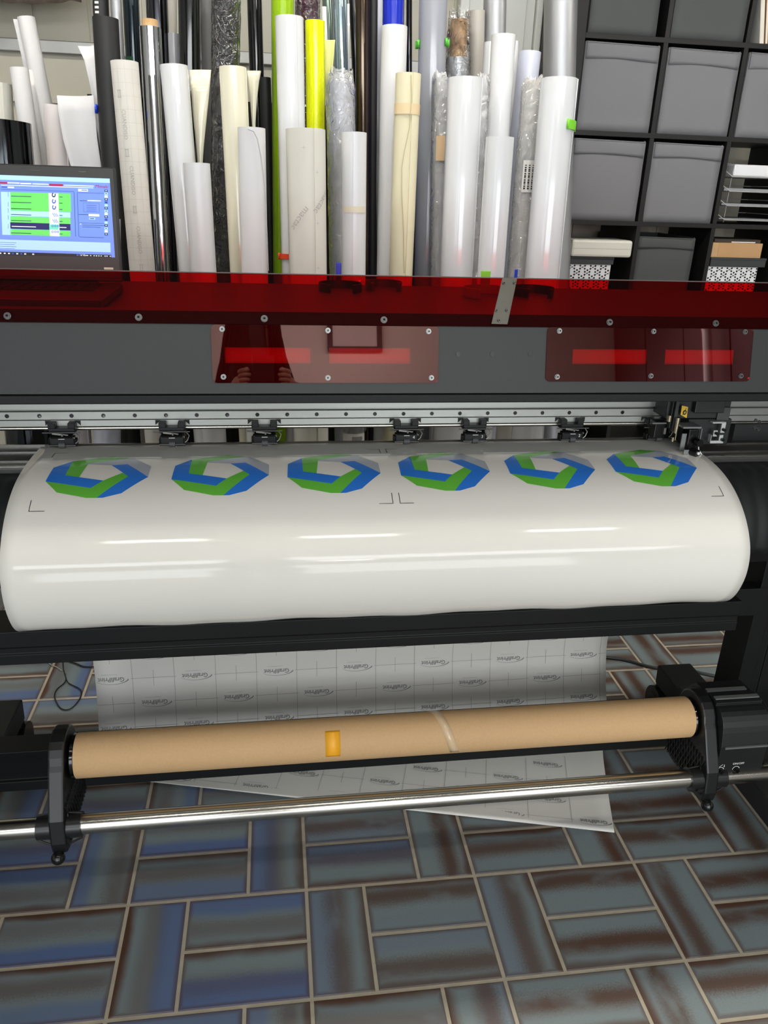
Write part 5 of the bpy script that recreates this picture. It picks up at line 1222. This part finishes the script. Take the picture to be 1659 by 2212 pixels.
def skin_obj(name, keys, V_, Ed, root, mats, sub=2, parent=PE):
    me = bpy.data.meshes.new(name); me.from_pydata([Vector(V_[k][:3]) - ploc for k in keys], [(keys.index(a), keys.index(b)) for a, b in Ed], [])
    o = bpy.data.objects.new(name, me); COL.objects.link(o); o.parent = parent
    o.modifiers.new('skin', 'SKIN'); me.skin_vertices.new() if not me.skin_vertices else None
    for i, k in enumerate(keys):
        sv = me.skin_vertices[0].data[i]; sv.radius = (V_[k][3], V_[k][4]); sv.use_root = (k == root)
    o.modifiers[0].use_smooth_shade = True
    q = o.modifiers.new('sub', 'SUBSURF'); q.levels = sub; q.render_levels = sub
    for m_ in mats: me.materials.append(m_)
    return o
skin = mat('skin', (214, 168, 142), .5, var=.05)
body = skin_obj('body', K, V_, Ed, 'pel', [skin])
# fingers: five short skinned chains on each hand, curled round the phone edges
for s_, n_ in ((-1, 'L'), (1, 'R')):
    pm = Vector(V_['pm' + n_][:3])
    for k in range(4):
        b0 = pm + Vector((s_ * .004, -.004, .018 - k * .017)); ln_ = (.040, .045, .043, .034)[k]
        VV = {'a': (*b0, .0095, .0095), 'b': (*(b0 + Vector((-s_ * .012, .022, .004))), .0085, .0085), 'c': (*(b0 + Vector((-s_ * .030, .026, .005))), .0078, .0078), 'd': (*(b0 + Vector((-s_ * ln_, .022, .005))), .0065, .0065)}
        skin_obj('finger', list(VV), VV, [('a', 'b'), ('b', 'c'), ('c', 'd')], 'a', [skin], 1)
    b0 = pm + Vector((0, -.012, .012)); VV = {'a': (*b0, .012, .012), 'b': (*(b0 + Vector((-s_ * .018, -.004, .016))), .0105, .0105), 'c': (*(b0 + Vector((-s_ * .032, .0, .026))), .008, .008)}
    skin_obj('thumb', list(VV), VV, [('a', 'b'), ('b', 'c')], 'a', [skin], 1)
# face details
fy_ = hy + .082
m = MB()
m.sphere((hx, fy_ + .006, 1.528), .013, 12, 0, (.8, 1.0, 1.0)).cyl((hx, fy_ - .004, 1.565), (hx, fy_ + .009, 1.530), .006, .009, n=12)
obj('nose', m, skin, PE)
for s_ in (-1, 1):
    obj('eye', MB().sphere((hx + s_ * .031, fy_ - .008, 1.562), .0125, 16, 0, (1.1, 1, .75)).sphere((hx + s_ * .031, fy_ + .002, 1.562), .006, 12, 1), [mat('eye_white', (225, 222, 215), .3), mat('iris_brown', (48, 32, 22), .2)], PE)
    obj('eyebrow', MB().path([(hx + s_ * .016, fy_ - .002, 1.584), (hx + s_ * .032, fy_ - .001, 1.589), (hx + s_ * .048, fy_ - .010, 1.584)], .0028, n=6), mat('hair_dark', (30, 22, 19), .45), PE)
    obj('ear', MB().sphere((hx + s_ * .078, hy, 1.55), .026, 14, 0, (.35, .7, 1.1)), skin, PE)
obj('mouth', MB().sphere((hx, fy_ - .006, 1.503), .021, 14, 0, (1, .45, .22)).sphere((hx, fy_ - .007, 1.497), .019, 14, 0, (1, .45, .25)), mat('lips', (168, 88, 82), .4), PE)
# long hair falling over the shoulders
m = MB(); rows = []; k = 22; n = 44
hairprof = [(1.715, .02, .02), (1.705, .055, .06), (1.68, .078, .092), (1.64, .092, .108), (1.58, .098, .112), (1.50, .108, .112), (1.42, .132, .108), (1.34, .160, .10), (1.26, .170, .10), (1.18, .165, .09)]
for j, (z, a, b) in enumerate(hairprof):
    row = []
    for i in range(n + 1):
        t = math.radians(64 + (412 - 0) * i / n * .755) if z < 1.655 else math.radians(90 + 360 * i / n); wv = 1 + .05 * math.sin(i * 2.1 + j) + .03 * math.sin(i * 5.3)
        row.append(Vector((hx + math.cos(t) * a * wv, hy - .012 + math.sin(t) * b * wv, z + .004 * math.sin(i * 1.7))))
    rows.append(row)
m.grid(rows)
for s_ in (-1, 1):
    for q_ in range(26):
        rnd = random.Random(q_ * 7 + s_); x0 = hx + s_ * (.050 + .035 * rnd.random()); pts = []
        for j in range(9):
            t = j / 8; pts.append((x0 + s_ * (.09 * t * (.55 + q_ / 40)) + .004 * math.sin(t * 9 + q_), hy + .05 - .02 * t + .015 * math.sin(q_), 1.66 - .46 * t))
        m.path(pts, .006 * (1 - .2 * rnd.random()), n=5)
obj('hair', m, mat('hair_dark', (30, 22, 19), .45), PE, solid=.004)
# dark top, trousers and shoes
def shell(name, keys, grow, m_, sub=2):
    VV = {k_: (*V_[k_][:3], V_[k_][3] + grow, V_[k_][4] + grow) for k_ in keys}
    return skin_obj(name, keys, VV, [e for e in Ed if e[0] in keys and e[1] in keys], keys[0], [m_], sub)
shell('top', ['chs', 'wst', 'pel', 'nkb', 'shL', 'shR', 'elL', 'elR', 'wrL', 'wrR'], .012, mat('dark_clothing', (26, 26, 30), .85))
shell('trousers', ['pel', 'hpL', 'hpR', 'knL', 'knR', 'anL', 'anR'], .016, mat('dark_trousers', (34, 36, 44), .85))
for s_ in 'LR':
    a = Vector(V_['an' + s_][:3]); obj('shoe', MB().sphere((a.x, a.y + .06, .045), .05, 20, 0, (.95, 2.6, .9)), mat('dark_shoe', (24, 24, 24), .5), PE)
# phone just behind the viewpoint, lens side facing the printer
ph_ = empty('phone', (-.0, -.02, 1.35), 'dark mobile phone held up in both hands behind the viewpoint', 'phone')
obj('phone_body', MB().box((-.062, -.026, 1.352), (.015, -.017, 1.448)) , mat('phone_black', (18, 18, 20), .3), ph_, bevel=.003)
obj('phone_screen', MB().box((-.058, -.0272, 1.357), (.011, -.0262, 1.443)), mat('phone_glass', (12, 12, 14), .1), ph_)
# frame on the wall
def wall_frame(x0, x1, z0, z1, root):
    m = MB(); t = .05
    for a in (((x0, fy - .03, z0), (x1, fy, z0 + t)), ((x0, fy - .03, z1 - t), (x1, fy, z1)), ((x0, fy - .03, z0 + t), (x0 + t, fy, z1 - t)), ((x1 - t, fy - .03, z0 + t), (x1, fy, z1 - t))): m.box(*a)
    obj('frame', m, mat('dark_frame', (36, 30, 30), .5), root, bevel=.003); obj('sheet', MB().box((x0 + t, fy - .03, z0 + t), (x1 - t, fy - .015, z1 - t)), mat('board_white', (206, 204, 200), .6), root)

wall_frame(.58, 1.13, 2.59, 3.04, pf_)
cb_ = empty('tall_cupboard', (3.95, -3.7, 0), 'tall dark brown cupboard behind the camera at the right', 'cupboard')
m = mat('cupboard_brown', (70, 50, 48), .6)
obj('carcass', MB().box((3.60, -5.0, .0), (4.28, -2.2, 2.98)), m, cb_, bevel=.004)
for k in range(4): dr_ = obj('cupboard_door', MB().box((3.578, -4.98 + k * .7, .08), (3.598, -4.30 + k * .7, 2.95)), m, cb_, bevel=.003); obj('handle', MB().cyl((3.56, -4.36 + k * .7, 1.2), (3.56, -4.36 + k * .7, 1.4), .008, n=12), STEEL(), dr_)
tag(obj('white_pipe', MB().path([(3.45, -3.0, 0.0), (3.45, -3.0, 2.3), (3.42, -3.05, 2.6), (3.44, -3.0, 3.1)], .035, n=14), mat('white_pipe_paint', (215, 213, 208), .5)), 'white pipe running up in front of the brown cupboard', 'pipe')
